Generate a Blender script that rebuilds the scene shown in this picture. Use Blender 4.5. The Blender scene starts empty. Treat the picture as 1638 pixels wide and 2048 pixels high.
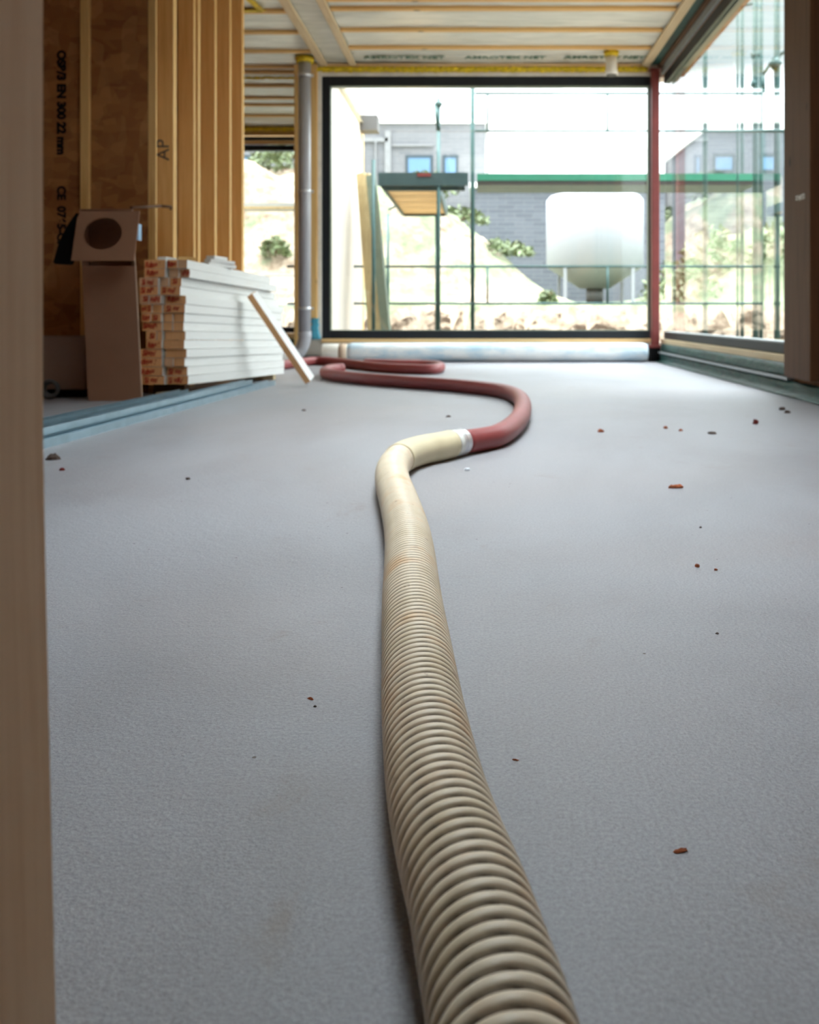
import bpy, math, random
from mathutils import Vector, Matrix

random.seed(7)
S = bpy.context.scene
COL = S.collection

# ------------------------------------------------------------------ camera
H = 0.42            # camera height above the screed
F = 1800.0          # focal length in pixels of the 1638 x 2048 frame
CX, CY = 955.0, 630.0   # vanishing point of the room's long axis
cam_d = bpy.data.cameras.new('camera')
cam = bpy.data.objects.new('camera', cam_d)
COL.objects.link(cam)
cam.location = (0, 0, H)
cam.rotation_euler = (math.radians(90), 0, 0)
cam_d.sensor_fit = 'VERTICAL'
cam_d.sensor_height = 36.0
cam_d.sensor_width = 28.8
cam_d.lens = F / 2048 * 36.0
cam_d.shift_x = (819 - CX) / 2048
cam_d.shift_y = -(1024 - CY) / 2048
cam_d.clip_start = 0.02
cam_d.clip_end = 300
cam_d.dof.use_dof = True
cam_d.dof.focus_distance = 1.05
cam_d.dof.aperture_fstop = 7.5
S.camera = cam

# ------------------------------------------------------------------ exposure
S.view_settings.view_transform = 'Standard'
S.view_settings.look = 'None'
S.view_settings.exposure = 1.32
S.view_settings.gamma = 1.0
S.view_settings.use_curve_mapping = False
S.cycles.use_denoising = True
S.cycles.max_bounces = 10
S.cycles.diffuse_bounces = 5
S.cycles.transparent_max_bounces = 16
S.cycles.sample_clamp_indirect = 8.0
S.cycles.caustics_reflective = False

# ------------------------------------------------------------------ sky and sun
W = bpy.data.worlds.new('sky')
S.world = W
W.use_nodes = True
nt = W.node_tree
nt.nodes.clear()
wo = nt.nodes.new('ShaderNodeOutputWorld')
bg = nt.nodes.new('ShaderNodeBackground')
tc = nt.nodes.new('ShaderNodeTexCoord')
sx = nt.nodes.new('ShaderNodeSeparateXYZ')
cr = nt.nodes.new('ShaderNodeValToRGB')
nt.links.new(tc.outputs['Generated'], sx.inputs[0])
nt.links.new(sx.outputs['Z'], cr.inputs[0])
mr = nt.nodes.new('ShaderNodeMapRange')
mr.interpolation_type = 'SMOOTHSTEP'
mr.inputs['From Min'].default_value = 0.36
mr.inputs['From Max'].default_value = 0.75
mr.inputs['To Min'].default_value = 1.0
mr.inputs['To Max'].default_value = 1.35     # sky raised to the side to brighten the room
nt.links.new(sx.outputs['X'], mr.inputs[0])
vm = nt.nodes.new('ShaderNodeVectorMath')
vm.operation = 'SCALE'
nt.links.new(cr.outputs[0], vm.inputs[0])
nt.links.new(mr.outputs[0], vm.inputs['Scale'])
nt.links.new(vm.outputs[0], bg.inputs[0])
nt.links.new(bg.outputs[0], wo.inputs[0])
SKY = 1.0
el = cr.color_ramp.elements
el[0].position = 0.0
el[0].color = (0.32, 0.34, 0.35, 1)
el[1].position = 1.0
el[1].color = (3.6, 3.75, 3.9, 1)
for p_, c_ in ((0.235, (0.34, 0.36, 0.37, 1)), (0.262, (0.100, 0.121, 0.127, 1)), (0.34, (0.104, 0.124, 0.130, 1)), (0.38, (0.90, 0.95, 0.97, 1)),
               (0.50, (0.85, 0.90, 0.92, 1)), (0.62, (0.38, 0.41, 0.44, 1)), (0.75, (0.60, 0.64, 0.68, 1)), (0.90, (1.90, 2.0, 2.1, 1))):
    e = el.new(p_)
    e.color = c_
bg.inputs[1].default_value = 4.0 * SKY

sun_d = bpy.data.lights.new('sun', 'SUN')
sun_d.energy = 2.6
sun_d.angle = math.radians(1.5)
sun_d.color = (1.0, 0.95, 0.86)
sun = bpy.data.objects.new('sun', sun_d)
COL.objects.link(sun)
sdir = Vector((-0.70, 0.03, 0.71)).normalized()
sun.rotation_euler = sdir.to_track_quat('Z', 'Y').to_euler()
sun.location = (-10, -5, 15)


# ------------------------------------------------------------------ coordinates
def P(u, v, Y):
    """point at distance Y seen at frame position (u, v)"""
    return Vector(((u - CX) * Y / F, Y, H + (CY - v) * Y / F))


def PZ(u, v, Z):
    """point at height Z seen at (u, v)"""
    Y = (Z - H) * F / (CY - v)
    return Vector(((u - CX) * Y / F, Y, Z))


# ------------------------------------------------------------------ materials
def srgb(r, g, b):
    def f(c):
        c /= 255.0
        return c / 12.92 if c <= 0.04045 else ((c + 0.055) / 1.055) ** 2.4
    return (f(r), f(g), f(b), 1.0)


class Mat:
    def __init__(self, name, rough=0.6, spec=0.5, metal=0.0):
        self.m = bpy.data.materials.new(name)
        self.m.use_nodes = True
        self.t = self.m.node_tree
        self.b = self.t.nodes['Principled BSDF']
        self.b.inputs['Roughness'].default_value = rough
        self.b.inputs['Specular IOR Level'].default_value = spec
        self.b.inputs['Metallic'].default_value = metal
        self.tc = None

    def n(self, kind, **kw):
        nd = self.t.nodes.new(kind)
        for k, v in kw.items():
            if k in nd.inputs:
                nd.inputs[k].default_value = v
            else:
                setattr(nd, k, v)
        return nd

    def l(self, a, b):
        self.t.links.new(a, b)

    def coords(self, scale=(1, 1, 1), rot=(0, 0, 0)):
        if not self.tc:
            self.tc = self.n('ShaderNodeTexCoord')
        mp = self.n('ShaderNodeMapping')
        mp.inputs['Scale'].default_value = scale
        mp.inputs['Rotation'].default_value = rot
        self.l(self.tc.outputs['Object'], mp.inputs[0])
        return mp.outputs[0]

    def noise(self, vec, scale, detail=4, rough=0.55, dist=0.0):
        nd = self.n('ShaderNodeTexNoise')
        nd.inputs['Scale'].default_value = scale
        nd.inputs['Detail'].default_value = detail
        nd.inputs['Roughness'].default_value = rough
        nd.inputs['Distortion'].default_value = dist
        self.l(vec, nd.inputs['Vector'])
        return nd.outputs['Fac']

    def ramp(self, fac, stops):
        nd = self.n('ShaderNodeValToRGB')
        els = nd.color_ramp.elements
        els[0].position, els[0].color = stops[0]
        els[1].position, els[1].color = stops[-1]
        for p, c in stops[1:-1]:
            x = els.new(p)
            x.color = c
        self.l(fac, nd.inputs[0])
        return nd.outputs[0]

    def mix(self, fac, a, b, mode='MIX'):
        nd = self.n('ShaderNodeMix', data_type='RGBA', blend_type=mode)
        for s, v in ((nd.inputs[0], fac), (nd.inputs[6], a), (nd.inputs[7], b)):
            if isinstance(v, (int, float, tuple)):
                s.default_value = v
            else:
                self.l(v, s)
        return nd.outputs[2]

    def color(self, c):
        if isinstance(c, tuple):
            self.b.inputs['Base Color'].default_value = c
        else:
            self.l(c, self.b.inputs['Base Color'])

    def bump(self, fac, strength, dist=0.01):
        nd = self.n('ShaderNodeBump')
        nd.inputs['Strength'].default_value = strength
        nd.inputs['Distance'].default_value = dist
        self.l(fac, nd.inputs['Height'])
        self.l(nd.outputs[0], self.b.inputs['Normal'])


def mat_plain(name, c, rough=0.6, spec=0.5, metal=0.0, var=0.12, scale=9.0):
    m = Mat(name, rough, spec, metal)
    v = m.noise(m.coords(), scale, 5)
    lo = tuple(x * (1 - var) for x in c[:3]) + (1,)
    hi = tuple(min(1, x * (1 + var)) for x in c[:3]) + (1,)
    m.color(m.ramp(v, [(0.3, lo), (0.7, hi)]))
    m.bump(v, 0.15, 0.003)
    return m.m


def mat_wood(name, c1, c2, axis='Z', knots=True, rough=0.65, spec=0.3):
    """pine: long grain bands along one axis, with dark knots"""
    m = Mat(name, rough, spec)
    sc = {'X': (0.6, 14, 14), 'Y': (14, 0.6, 14), 'Z': (14, 14, 0.6)}[axis]
    g = m.noise(m.coords(sc), 2.2, 6, 0.6, 0.6)
    col = m.ramp(g, [(0.28, c2), (0.55, c1), (0.75, c2)])
    big = m.noise(m.coords(), 1.3, 3)
    col = m.mix(m.ramp(big, [(0.35, (0, 0, 0, 1)), (0.7, (0.35, 0.35, 0.35, 1))]), col, c2)
    if knots:
        vo = m.n('ShaderNodeTexVoronoi')
        vo.inputs['Scale'].default_value = 5.5
        ks = {'X': (0.5, 1, 1), 'Y': (1, 0.5, 1), 'Z': (1, 1, 0.5)}[axis]
        m.l(m.coords(ks), vo.inputs['Vector'])
        dark = tuple(x * 0.30 for x in c2[:3]) + (1,)
        col = m.mix(m.ramp(vo.outputs['Distance'], [(0.045, (1, 1, 1, 1)), (0.10, (0, 0, 0, 1))]), col, dark)
    m.color(col)
    m.bump(g, 0.25, 0.002)
    return m.m


M = {}
PINE = (srgb(236, 198, 132), srgb(214, 168, 100))
M['pine_z'] = mat_wood('pine_upright', *PINE, 'Z')
M['pine_x'] = mat_wood('pine_across', *PINE, 'X')
M['pine_y'] = mat_wood('pine_along', *PINE, 'Y')
M['pine_pale_y'] = mat_wood('pine_pale_along', srgb(222, 205, 170), srgb(205, 182, 140), 'Y')
M['pine_pale_x'] = mat_wood('pine_pale_across', srgb(225, 195, 145), srgb(205, 165, 110), 'X')
M['pine_old'] = mat_wood('pine_weathered', srgb(190, 172, 130), srgb(150, 130, 92), 'Z')
M['jamb'] = mat_wood('pine_planed', srgb(238, 210, 176), srgb(220, 184, 144), 'Z')
M['brown_wood'] = mat_wood('brown_timber', srgb(104, 72, 48), srgb(80, 54, 34), 'Z')
M['end_grain'] = mat_wood('end_grain', srgb(240, 190, 136), srgb(226, 168, 112), 'Z', False)
M['end_grain_pale'] = mat_wood('end_grain_pale', srgb(228, 190, 152), srgb(212, 170, 130), 'Z', False)
M['white_timber'] = mat_wood('white_timber', srgb(232, 234, 232), srgb(224, 225, 222), 'Y', False, 0.5)


def mat_osb():
    m = Mat('strand_board', 0.6, 0.35)
    v1 = m.n('ShaderNodeTexVoronoi'); v1.inputs['Scale'].default_value = 16
    w = m.coords((1, 1, 0.45), (0.3, 0.5, 0.6))
    nz = m.n('ShaderNodeTexNoise'); nz.inputs['Scale'].default_value = 5
    m.l(w, nz.inputs['Vector'])
    add = m.n('ShaderNodeMixRGB'); add.inputs[0].default_value = 0.10
    m.l(w, add.inputs[1]); m.l(nz.outputs['Color'], add.inputs[2])
    m.l(add.outputs[0], v1.inputs['Vector'])
    v2 = m.n('ShaderNodeTexVoronoi'); v2.inputs['Scale'].default_value = 22
    m.l(m.coords((0.5, 1, 1.1), (0.2, 0.9, 0.1)), v2.inputs['Vector'])
    s1 = m.n('ShaderNodeSeparateColor'); m.l(v1.outputs['Color'], s1.inputs[0])
    s2 = m.n('ShaderNodeSeparateColor'); m.l(v2.outputs['Color'], s2.inputs[0])
    a = m.ramp(s1.outputs[0], [(0, srgb(138, 88, 50)), (0.5, srgb(164, 112, 66)), (1, srgb(186, 136, 86))])
    b = m.ramp(s2.outputs[0], [(0, srgb(112, 66, 38)), (1, srgb(176, 122, 72))])
    m.color(m.mix(0.45, a, b))
    m.bump(s1.outputs[0], 0.2, 0.003)
    return m.m


M['osb'] = mat_osb()


def mat_floor():
    m = Mat('screed', 0.5, 0.5)
    m.b.inputs['IOR'].default_value = 1.6
    big = m.noise(m.coords((1, 0.6, 1)), 1.1, 6, 0.6, 0.4)
    col = m.ramp(big, [(0.30, srgb(128, 129, 134)), (0.5, srgb(146, 149, 155)), (0.72, srgb(157, 161, 167))])
    fine = m.noise(m.coords(), 260, 3, 0.7)
    grain = m.ramp(fine, [(0.3, (0.72, 0.72, 0.72, 1)), (0.7, (1.16, 1.16, 1.16, 1))])
    col = m.mix(1.0, col, grain, 'MULTIPLY')
    pat = m.noise(m.coords((1, 1, 1)), 0.55, 4, 0.5, 0.8)
    col = m.mix(m.ramp(pat, [(0.45, (0, 0, 0, 1)), (0.7, (0.45, 0.45, 0.45, 1))]), col, srgb(146, 136, 132))
    # small stains and specks of dirt with a shape of their own
    st = m.noise(m.coords((1, 1, 1)), 5.0, 8, 0.7, 1.0)
    col = m.mix(m.ramp(st, [(0.60, (0, 0, 0, 1)), (0.76, (0.5, 0.5, 0.5, 1))]), col, srgb(122, 108, 96))
    vo = m.n('ShaderNodeTexVoronoi'); vo.inputs['Scale'].default_value = 24
    m.l(m.coords(), vo.inputs['Vector'])
    sc = m.n('ShaderNodeSeparateColor'); m.l(vo.outputs['Color'], sc.inputs[0])
    sel = m.n('ShaderNodeMath', operation='GREATER_THAN'); m.l(sc.outputs[0], sel.inputs[0]); sel.inputs[1].default_value = 0.82
    dot = m.n('ShaderNodeMath', operation='LESS_THAN'); m.l(vo.outputs['Distance'], dot.inputs[0]); dot.inputs[1].default_value = 0.05
    mm = m.n('ShaderNodeMath', operation='MULTIPLY'); m.l(sel.outputs[0], mm.inputs[0]); m.l(dot.outputs[0], mm.inputs[1])
    col = m.mix(mm.outputs[0], col, srgb(70, 58, 52))
    m.color(col)
    ro = m.ramp(big, [(0.3, (0.46, 0.46, 0.46, 1)), (0.7, (0.54, 0.54, 0.54, 1))])
    m.l(ro, m.b.inputs['Roughness'])
    b1 = m.n('ShaderNodeBump'); b1.inputs['Strength'].default_value = 0.65; b1.inputs['Distance'].default_value = 0.0016
    m.l(fine, b1.inputs['Height'])
    mid = m.noise(m.coords(), 70, 4, 0.6)
    b2 = m.n('ShaderNodeBump'); b2.inputs['Strength'].default_value = 0.5; b2.inputs['Distance'].default_value = 0.003
    m.l(mid, b2.inputs['Height']); m.l(b1.outputs[0], b2.inputs['Normal'])
    m.l(b2.outputs[0], m.b.inputs['Normal'])
    return m.m


M['screed'] = mat_floor()


def mat_foil(name, c1, c2, scale, rough=0.38):
    m = Mat(name, rough, 0.4)
    n1 = m.noise(m.coords(scale), 2.0, 5, 0.55, 1.2)
    m.color(m.ramp(n1, [(0.3, c2), (0.65, c1)]))
    m.bump(n1, 0.5, 0.03)
    return m.m


M['foil'] = mat_foil('vapour_foil', srgb(230, 232, 222), srgb(200, 204, 194), (0.8, 4, 1))
M['green_foil'] = mat_foil('green_membrane', srgb(20, 78, 70), srgb(10, 48, 44), (5, 2, 8), 0.55)
M['green_text'] = mat_plain('green_print', srgb(92, 128, 108), 0.7)
M['yellow'] = mat_plain('yellow_tape', srgb(214, 186, 34), 0.6, 0.4, 0, 0.3, 30)
M['frame'] = mat_plain('dark_frame', srgb(28, 33, 38), 0.5, 0.3)
M['frame_top'] = mat_plain('frame_cap_grey', srgb(150, 158, 160), 0.4, 0.5)
M['frame_olive'] = mat_plain('frame_gasket', srgb(96, 108, 92), 0.5)
M['white_board'] = mat_plain('white_board', srgb(228, 226, 218), 0.6)
M['red_steel'] = mat_plain('red_primer', srgb(116, 50, 46), 0.5, 0.4, 0, 0.15, 6)
M['pipe_grey'] = mat_plain('pipe_grey', srgb(176, 178, 184), 0.3, 0.5, 0.0, 0.05)
M['clamp'] = mat_plain('clamp_zinc', srgb(225, 228, 230), 0.3, 0.6, 0.6)
M['steel'] = mat_plain('zinc_steel', srgb(164, 188, 200), 0.30, 0.6, 0.9, 0.1, 14)
M['carton'] = mat_plain('carton', srgb(160, 122, 98), 0.75, 0.2, 0, 0.06, 5)
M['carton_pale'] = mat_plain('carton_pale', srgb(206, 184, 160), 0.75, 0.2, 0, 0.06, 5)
M['carton_grey'] = mat_plain('carton_grey', srgb(150, 126, 112), 0.75, 0.2, 0, 0.06, 5)
M['black'] = mat_plain('black_rubber', srgb(12, 12, 14), 0.8, 0.2)
M['dark_grey'] = mat_plain('dark_grey', srgb(84, 84, 84), 0.6)
M['sticker'] = mat_plain('blue_sticker', srgb(150, 190, 225), 0.5)
M['red_ink'] = mat_plain('red_ink', srgb(176, 34, 28), 0.7, 0.2)
M['black_ink'] = mat_plain('black_ink', srgb(26, 20, 22), 0.7, 0.2)
M['cyan_foil'] = mat_plain('cyan_foil', srgb(84, 178, 206), 0.4, 0.5, 0, 0.2)
M['pvc_white'] = mat_plain('white_plastic', srgb(232, 230, 220), 0.4)
M['scaf'] = mat_plain('scaffold_steel', srgb(40, 74, 72), 0.45, 0.5, 0.2, 0.15, 5)
M['scaf_green'] = mat_plain('green_toeboard', srgb(36, 104, 80), 0.5, 0.4, 0, 0.12, 4)
M['scaf_deck'] = mat_plain('deck_grey_green', srgb(56, 76, 76), 0.5, 0.4, 0.1, 0.12, 4)
M['olive'] = mat_plain('dark_olive', srgb(30, 28, 20), 0.7)
M['trim_pale'] = mat_plain('trim_pale', srgb(122, 123, 124), 0.7)
M['orange'] = mat_plain('orange_paint', srgb(236, 128, 50), 0.5)
M['facade'] = mat_plain('pale_plywood', srgb(206, 200, 190), 0.7, 0.2, 0, 0.05, 2)
M['plant'] = mat_plain('leaf_green', srgb(88, 100, 68), 0.6, 0.3, 0, 0.3, 6)
M['silo'] = mat_plain('silo_white', srgb(140, 143, 148), 0.5, 0.4, 0, 0.02, 1)
M['house_window'] = mat_plain('house_glass', srgb(84, 118, 148), 0.15, 0.6, 0, 0.05, 1)
M['house_frame'] = mat_plain('house_frame', srgb(40, 56, 64), 0.5)
M['render_white'] = mat_plain('render_white', srgb(236, 236, 232), 0.8, 0.2, 0, 0.02, 1)
M['brown_chip'] = mat_plain('brown_chip', srgb(150, 84, 54), 0.8, 0.2, 0, 0.3, 90)
M['dark_chip'] = mat_plain('dark_chip', srgb(78, 66, 60), 0.8, 0.2, 0, 0.3, 90)
M['red_chip'] = mat_plain('red_chip', srgb(96, 34, 30), 0.8, 0.2, 0, 0.3, 90)
M['pale_chip'] = mat_plain('pale_chip', srgb(225, 232, 240), 0.4, 0.5, 0, 0.1, 90)


def mat_brick(name, c1, c2, mortar):
    m = Mat(name, 0.85, 0.2)
    br = m.n('ShaderNodeTexBrick')
    br.inputs['Scale'].default_value = 1.0
    br.inputs['Brick Width'].default_value = 0.5
    br.inputs['Row Height'].default_value = 0.12
    br.inputs['Mortar Size'].default_value = 0.012
    br.inputs['Color1'].default_value = c1
    br.inputs['Color2'].default_value = c2
    br.inputs['Mortar'].default_value = mortar
    mp = m.coords((1, 1, 1), (math.radians(90), 0, 0))
    m.l(mp, br.inputs['Vector'])
    m.color(br.outputs['Color'])
    return m.m


M['brick'] = mat_brick('pale_brick', srgb(112, 113, 116), srgb(102, 104, 108), srgb(122, 122, 123))
M['brick_dark'] = mat_brick('grey_brick', srgb(98, 102, 110), srgb(86, 90, 98), srgb(106, 109, 114))


def mat_ground():
    m = Mat('soil_and_grass', 0.95, 0.1)
    n1 = m.noise(m.coords(), 0.9, 8, 0.65, 0.6)
    n2 = m.noise(m.coords(), 4.5, 6, 0.7)
    soil = m.ramp(n2, [(0.32, srgb(92, 80, 66)), (0.5, srgb(136, 122, 106)), (0.7, srgb(156, 144, 128))])
    grass = m.ramp(n2, [(0.3, srgb(86, 94, 74)), (0.7, srgb(118, 124, 100))])
    at = m.n('ShaderNodeAttribute', attribute_name='green')
    ad = m.n('ShaderNodeMath', operation='ADD'); m.l(at.outputs['Fac'], ad.inputs[0]); m.l(n1, ad.inputs[1])
    f = m.ramp(ad.outputs[0], [(0.92, (0, 0, 0, 1)), (1.08, (1, 1, 1, 1))])
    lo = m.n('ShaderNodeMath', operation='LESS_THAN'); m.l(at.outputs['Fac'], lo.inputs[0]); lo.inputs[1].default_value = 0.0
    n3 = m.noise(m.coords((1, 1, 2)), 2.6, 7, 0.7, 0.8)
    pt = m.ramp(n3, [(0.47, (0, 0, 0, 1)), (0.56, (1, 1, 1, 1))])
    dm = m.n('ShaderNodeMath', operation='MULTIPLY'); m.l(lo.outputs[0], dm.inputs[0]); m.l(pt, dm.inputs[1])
    soil = m.mix(dm.outputs[0], soil, srgb(58, 48, 38))  # dark noise patches paint shadow among the clods into the bank's soil colour
    m.color(m.mix(f, soil, grass))
    m.bump(n2, 0.6, 0.08)
    return m.m


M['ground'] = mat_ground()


def mat_glass(name, f0, tint):
    """clear window pane: see-through with a Schlick mirror term that grows at grazing angles"""
    m = bpy.data.materials.new(name)
    m.use_nodes = True
    t = m.node_tree
    t.nodes.clear()
    out = t.nodes.new('ShaderNodeOutputMaterial')
    tr = t.nodes.new('ShaderNodeBsdfTransparent'); tr.inputs[0].default_value = tint
    gl = t.nodes.new('ShaderNodeBsdfGlossy'); gl.inputs['Roughness'].default_value = 0.0
    gl.inputs[0].default_value = (1, 1, 1, 1)
    ge = t.nodes.new('ShaderNodeNewGeometry')
    dt = t.nodes.new('ShaderNodeVectorMath'); dt.operation = 'DOT_PRODUCT'
    t.links.new(ge.outputs['Incoming'], dt.inputs[0]); t.links.new(ge.outputs['Normal'], dt.inputs[1])

    def mth(op, a, b=None, c=None):
        n = t.nodes.new('ShaderNodeMath'); n.operation = op
        for i, x in enumerate((a, b, c)):
            if x is None:
                continue
            if isinstance(x, (int, float)):
                n.inputs[i].default_value = x
            else:
                t.links.new(x, n.inputs[i])
        return n.outputs[0]
    c = mth('ABSOLUTE', dt.outputs['Value'])
    p = mth('POWER', mth('SUBTRACT', 1.0, c), 5.0)
    r = mth('MULTIPLY_ADD', p, 1 - f0, f0)
    mx = t.nodes.new('ShaderNodeMixShader')
    t.links.new(r, mx.inputs[0]); t.links.new(tr.outputs[0], mx.inputs[1]); t.links.new(gl.outputs[0], mx.inputs[2])
    t.links.new(mx.outputs[0], out.inputs[0])
    return m


M['glass'] = mat_glass('window_glass', 0.05, (0.975, 0.99, 0.985, 1))


def mat_hose():
    m = Mat('beige_hose', 0.42, 0.5)
    at = m.n('ShaderNodeAttribute', attribute_name='rib')
    n1 = m.noise(m.coords(), 11, 5, 0.6)
    n2 = m.noise(m.coords((1, 1, 1)), 45, 4, 0.6)
    rib = m.ramp(n1, [(0.3, srgb(220, 206, 176)), (0.5, srgb(232, 220, 196)), (0.68, srgb(238, 229, 208))])
    wear = m.ramp(n1, [(0.52, (0, 0, 0, 1)), (0.68, (0.62, 0.62, 0.62, 1))])
    rib = m.mix(wear, rib, srgb(220, 176, 118))
    rib = m.mix(m.ramp(n2, [(0.66, (0, 0, 0, 1)), (0.74, (0.5, 0.5, 0.5, 1))]), rib, srgb(140, 112, 90))
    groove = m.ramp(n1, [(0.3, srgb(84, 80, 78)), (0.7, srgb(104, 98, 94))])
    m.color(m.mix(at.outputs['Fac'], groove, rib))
    m.bump(n2, 0.08, 0.001)
    return m.m


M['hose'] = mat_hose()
M['hose_cuff'] = mat_plain('beige_cuff', srgb(214, 204, 170), 0.5, 0.4, 0, 0.06)
M['hose_red'] = mat_plain('red_hose', srgb(138, 66, 66), 0.45, 0.4, 0, 0.12, 5)
M['cuff_white'] = mat_plain('white_cuff', srgb(222, 226, 220), 0.4)


def mat_roll():
    m = Mat('fleece_roll', 0.6, 0.3)
    n1 = m.noise(m.coords((1, 3, 3)), 3.0, 6, 0.65)
    m.color(m.ramp(n1, [(0.38, srgb(178, 206, 222)), (0.55, srgb(226, 232, 234)), (0.7, srgb(236, 238, 236))]))
    m.bump(n1, 0.3, 0.01)
    return m.m


M['roll'] = mat_roll()


# ------------------------------------------------------------------ mesh helpers
class MB:
    """collects shapes in world coordinates and links them as ONE mesh object"""

    def __init__(self):
        self.v, self.f, self.mi, self.sm = [], [], [], []

    def add(self, vs, fs, mi=0, smooth=False):
        o = len(self.v)
        self.v += [Vector(p) for p in vs]
        self.f += [[i + o for i in f] for f in fs]
        self.mi += [mi] * len(fs)
        self.sm += [smooth] * len(fs)
        return self

    def box(self, lo, hi, mi=0):
        (a, b, c), (d, e, f) = lo, hi
        vs = [(a, b, c), (d, b, c), (d, e, c), (a, e, c), (a, b, f), (d, b, f), (d, e, f), (a, e, f)]
        fs = [(0, 3, 2, 1), (4, 5, 6, 7), (0, 1, 5, 4), (1, 2, 6, 5), (2, 3, 7, 6), (3, 0, 4, 7)]
        return self.add(vs, fs, mi)

    def beam(self, a, b, w, h, up=(0, 0, 1), end_mi=None, mi=0):
        """rectangular bar from a to b, w across and h along up"""
        a, b = Vector(a), Vector(b)
        t = (b - a).normalized()
        u = Vector(up)
        s = t.cross(u).normalized()
        u = s.cross(t).normalized()
        vs = []
        for p in (a, b):
            for x, y in ((-1, -1), (1, -1), (1, 1), (-1, 1)):
                vs.append(p + s * (x * w / 2) + u * (y * h / 2))
        self.add(vs, [(0, 1, 5, 4), (1, 2, 6, 5), (2, 3, 7, 6), (3, 0, 4, 7)], mi)
        em = mi if end_mi is None else end_mi
        o = len(self.v) - 8
        self.f += [[o + 3, o + 2, o + 1, o], [o + 4, o + 5, o + 6, o + 7]]
        self.mi += [em, em]
        self.sm += [False, False]
        return self

    def tube(self, a, b, r, n=12, r2=None, mi=0):
        a, b = Vector(a), Vector(b)
        t = (b - a).normalized()
        ref = Vector((0, 0, 1)) if abs(t.z) < 0.9 else Vector((1, 0, 0))
        s = t.cross(ref).normalized()
        u = s.cross(t)
        r2 = r if r2 is None else r2
        vs = []
        for p, q in ((a, r), (b, r2)):
            for i in range(n):
                x = 2 * math.pi * i / n
                vs.append(p + s * (q * math.cos(x)) + u * (q * math.sin(x)))
        self.add(vs, [(i, (i + 1) % n, n + (i + 1) % n, n + i) for i in range(n)], mi, True)
        o = len(self.v) - 2 * n
        self.f += [[o + i for i in reversed(range(n))], [o + n + i for i in range(n)]]
        self.mi += [mi, mi]
        self.sm += [False, False]
        return self

    def lathe(self, c, prof, n=32, mi=0):
        """prof: list of (radius, z) above c"""
        vs = []
        for r, z in prof:
            for i in range(n):
                x = 2 * math.pi * i / n
                vs.append((c[0] + r * math.cos(x), c[1] + r * math.sin(x), c[2] + z))
        fs = []
        for k in range(len(prof) - 1):
            for i in range(n):
                fs.append((k * n + i, k * n + (i + 1) % n, (k + 1) * n + (i + 1) % n, (k + 1) * n + i))
        self.add(vs, fs, mi, True)
        o = len(self.v) - n * len(prof)
        self.f += [[o + i for i in reversed(range(n))], [o + n * (len(prof) - 1) + i for i in range(n)]]
        self.mi += [mi, mi]
        self.sm += [False, False]
        return self

    def build(self, name, mats, parent=None, bevel=0.0, origin=None):
        if not isinstance(mats, (list, tuple)):
            mats = [mats]
        if parent is not None:
            org = parent_world(parent)
        elif origin is not None:
            org = Vector(origin)
        else:
            xs = [p.x for p in self.v]; ys = [p.y for p in self.v]; zs = [p.z for p in self.v]
            org = Vector(((min(xs) + max(xs)) / 2, (min(ys) + max(ys)) / 2, min(zs)))
        me = bpy.data.meshes.new(name)
        me.from_pydata([tuple(p - org) for p in self.v], [], self.f)
        for m in mats:
            me.materials.append(m)
        me.polygons.foreach_set('material_index', self.mi)
        me.polygons.foreach_set('use_smooth', self.sm)
        me.update()
        o = bpy.data.objects.new(name, me)
        COL.objects.link(o)
        if parent is not None:
            o.parent = parent
        else:
            o.location = org
        if bevel > 0:
            b = o.modifiers.new('bevel', 'BEVEL')
            b.width = bevel
            b.segments = 2
            b.limit_method = 'ANGLE'
        return o


def parent_world(p):
    v = Vector((0, 0, 0))
    while p is not None:
        v += p.location
        p = p.parent
    return v


def tag(o, label=None, cat=None, group=None, kind=None):
    if label:
        o['label'] = label
    if cat:
        o['category'] = cat
    if group:
        o['group'] = group
    if kind:
        o['kind'] = kind
    return o


def empty(name, loc):
    o = bpy.data.objects.new(name, None)
    o.empty_display_size = 0.1
    COL.objects.link(o)
    o.location = loc
    return o


def text(name, body, size, mat, loc, rot, parent, extrude=0.0006, align='CENTER', shear=0.0, bold=0.0, fit=None):
    c = bpy.data.curves.new(name, 'FONT')
    c.body = body
    c.size = size
    c.extrude = extrude
    c.shear = shear
    c.offset = bold
    c.align_x = align
    c.align_y = 'CENTER'
    c.materials.append(mat)
    if not body.strip():
        return None
    tmp = bpy.data.objects.new('tmp', c)
    COL.objects.link(tmp)
    bpy.context.view_layer.update()
    me = bpy.data.meshes.new_from_object(tmp.evaluated_get(bpy.context.evaluated_depsgraph_get()))
    bpy.data.objects.remove(tmp)
    me.name = name
    if fit:
        xs = [v.co.x for v in me.vertices]
        k = min(1.0, fit / (max(xs) - min(xs)))
        for v in me.vertices:
            v.co.x *= k
    if not me.materials:
        me.materials.append(mat)
    o = bpy.data.objects.new(name, me)
    COL.objects.link(o)
    o.parent = parent
    o.location = Vector(loc) - parent_world(parent)
    o.rotation_euler = rot
    return o


def struct(o, label=None):
    o['kind'] = 'structure'
    if label:
        o['label'] = label
    return o


# ================================================================== THE ROOM
YB = 8.20        # inner face of the glazed back wall
YF = 10.90       # inner face of the far wall in the left bay
XR = 1.66        # inner face of the right wall
XL = -3.40
YN = -1.60
ZC = 2.70        # underside of the ceiling battens
XJ = -1.63       # return wall left face
SKX0, SKX1, SKY0, SKY1 = -.45, .65, 1.5, 3.6     # added rooflight, out of view, brightens the foreground

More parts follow.
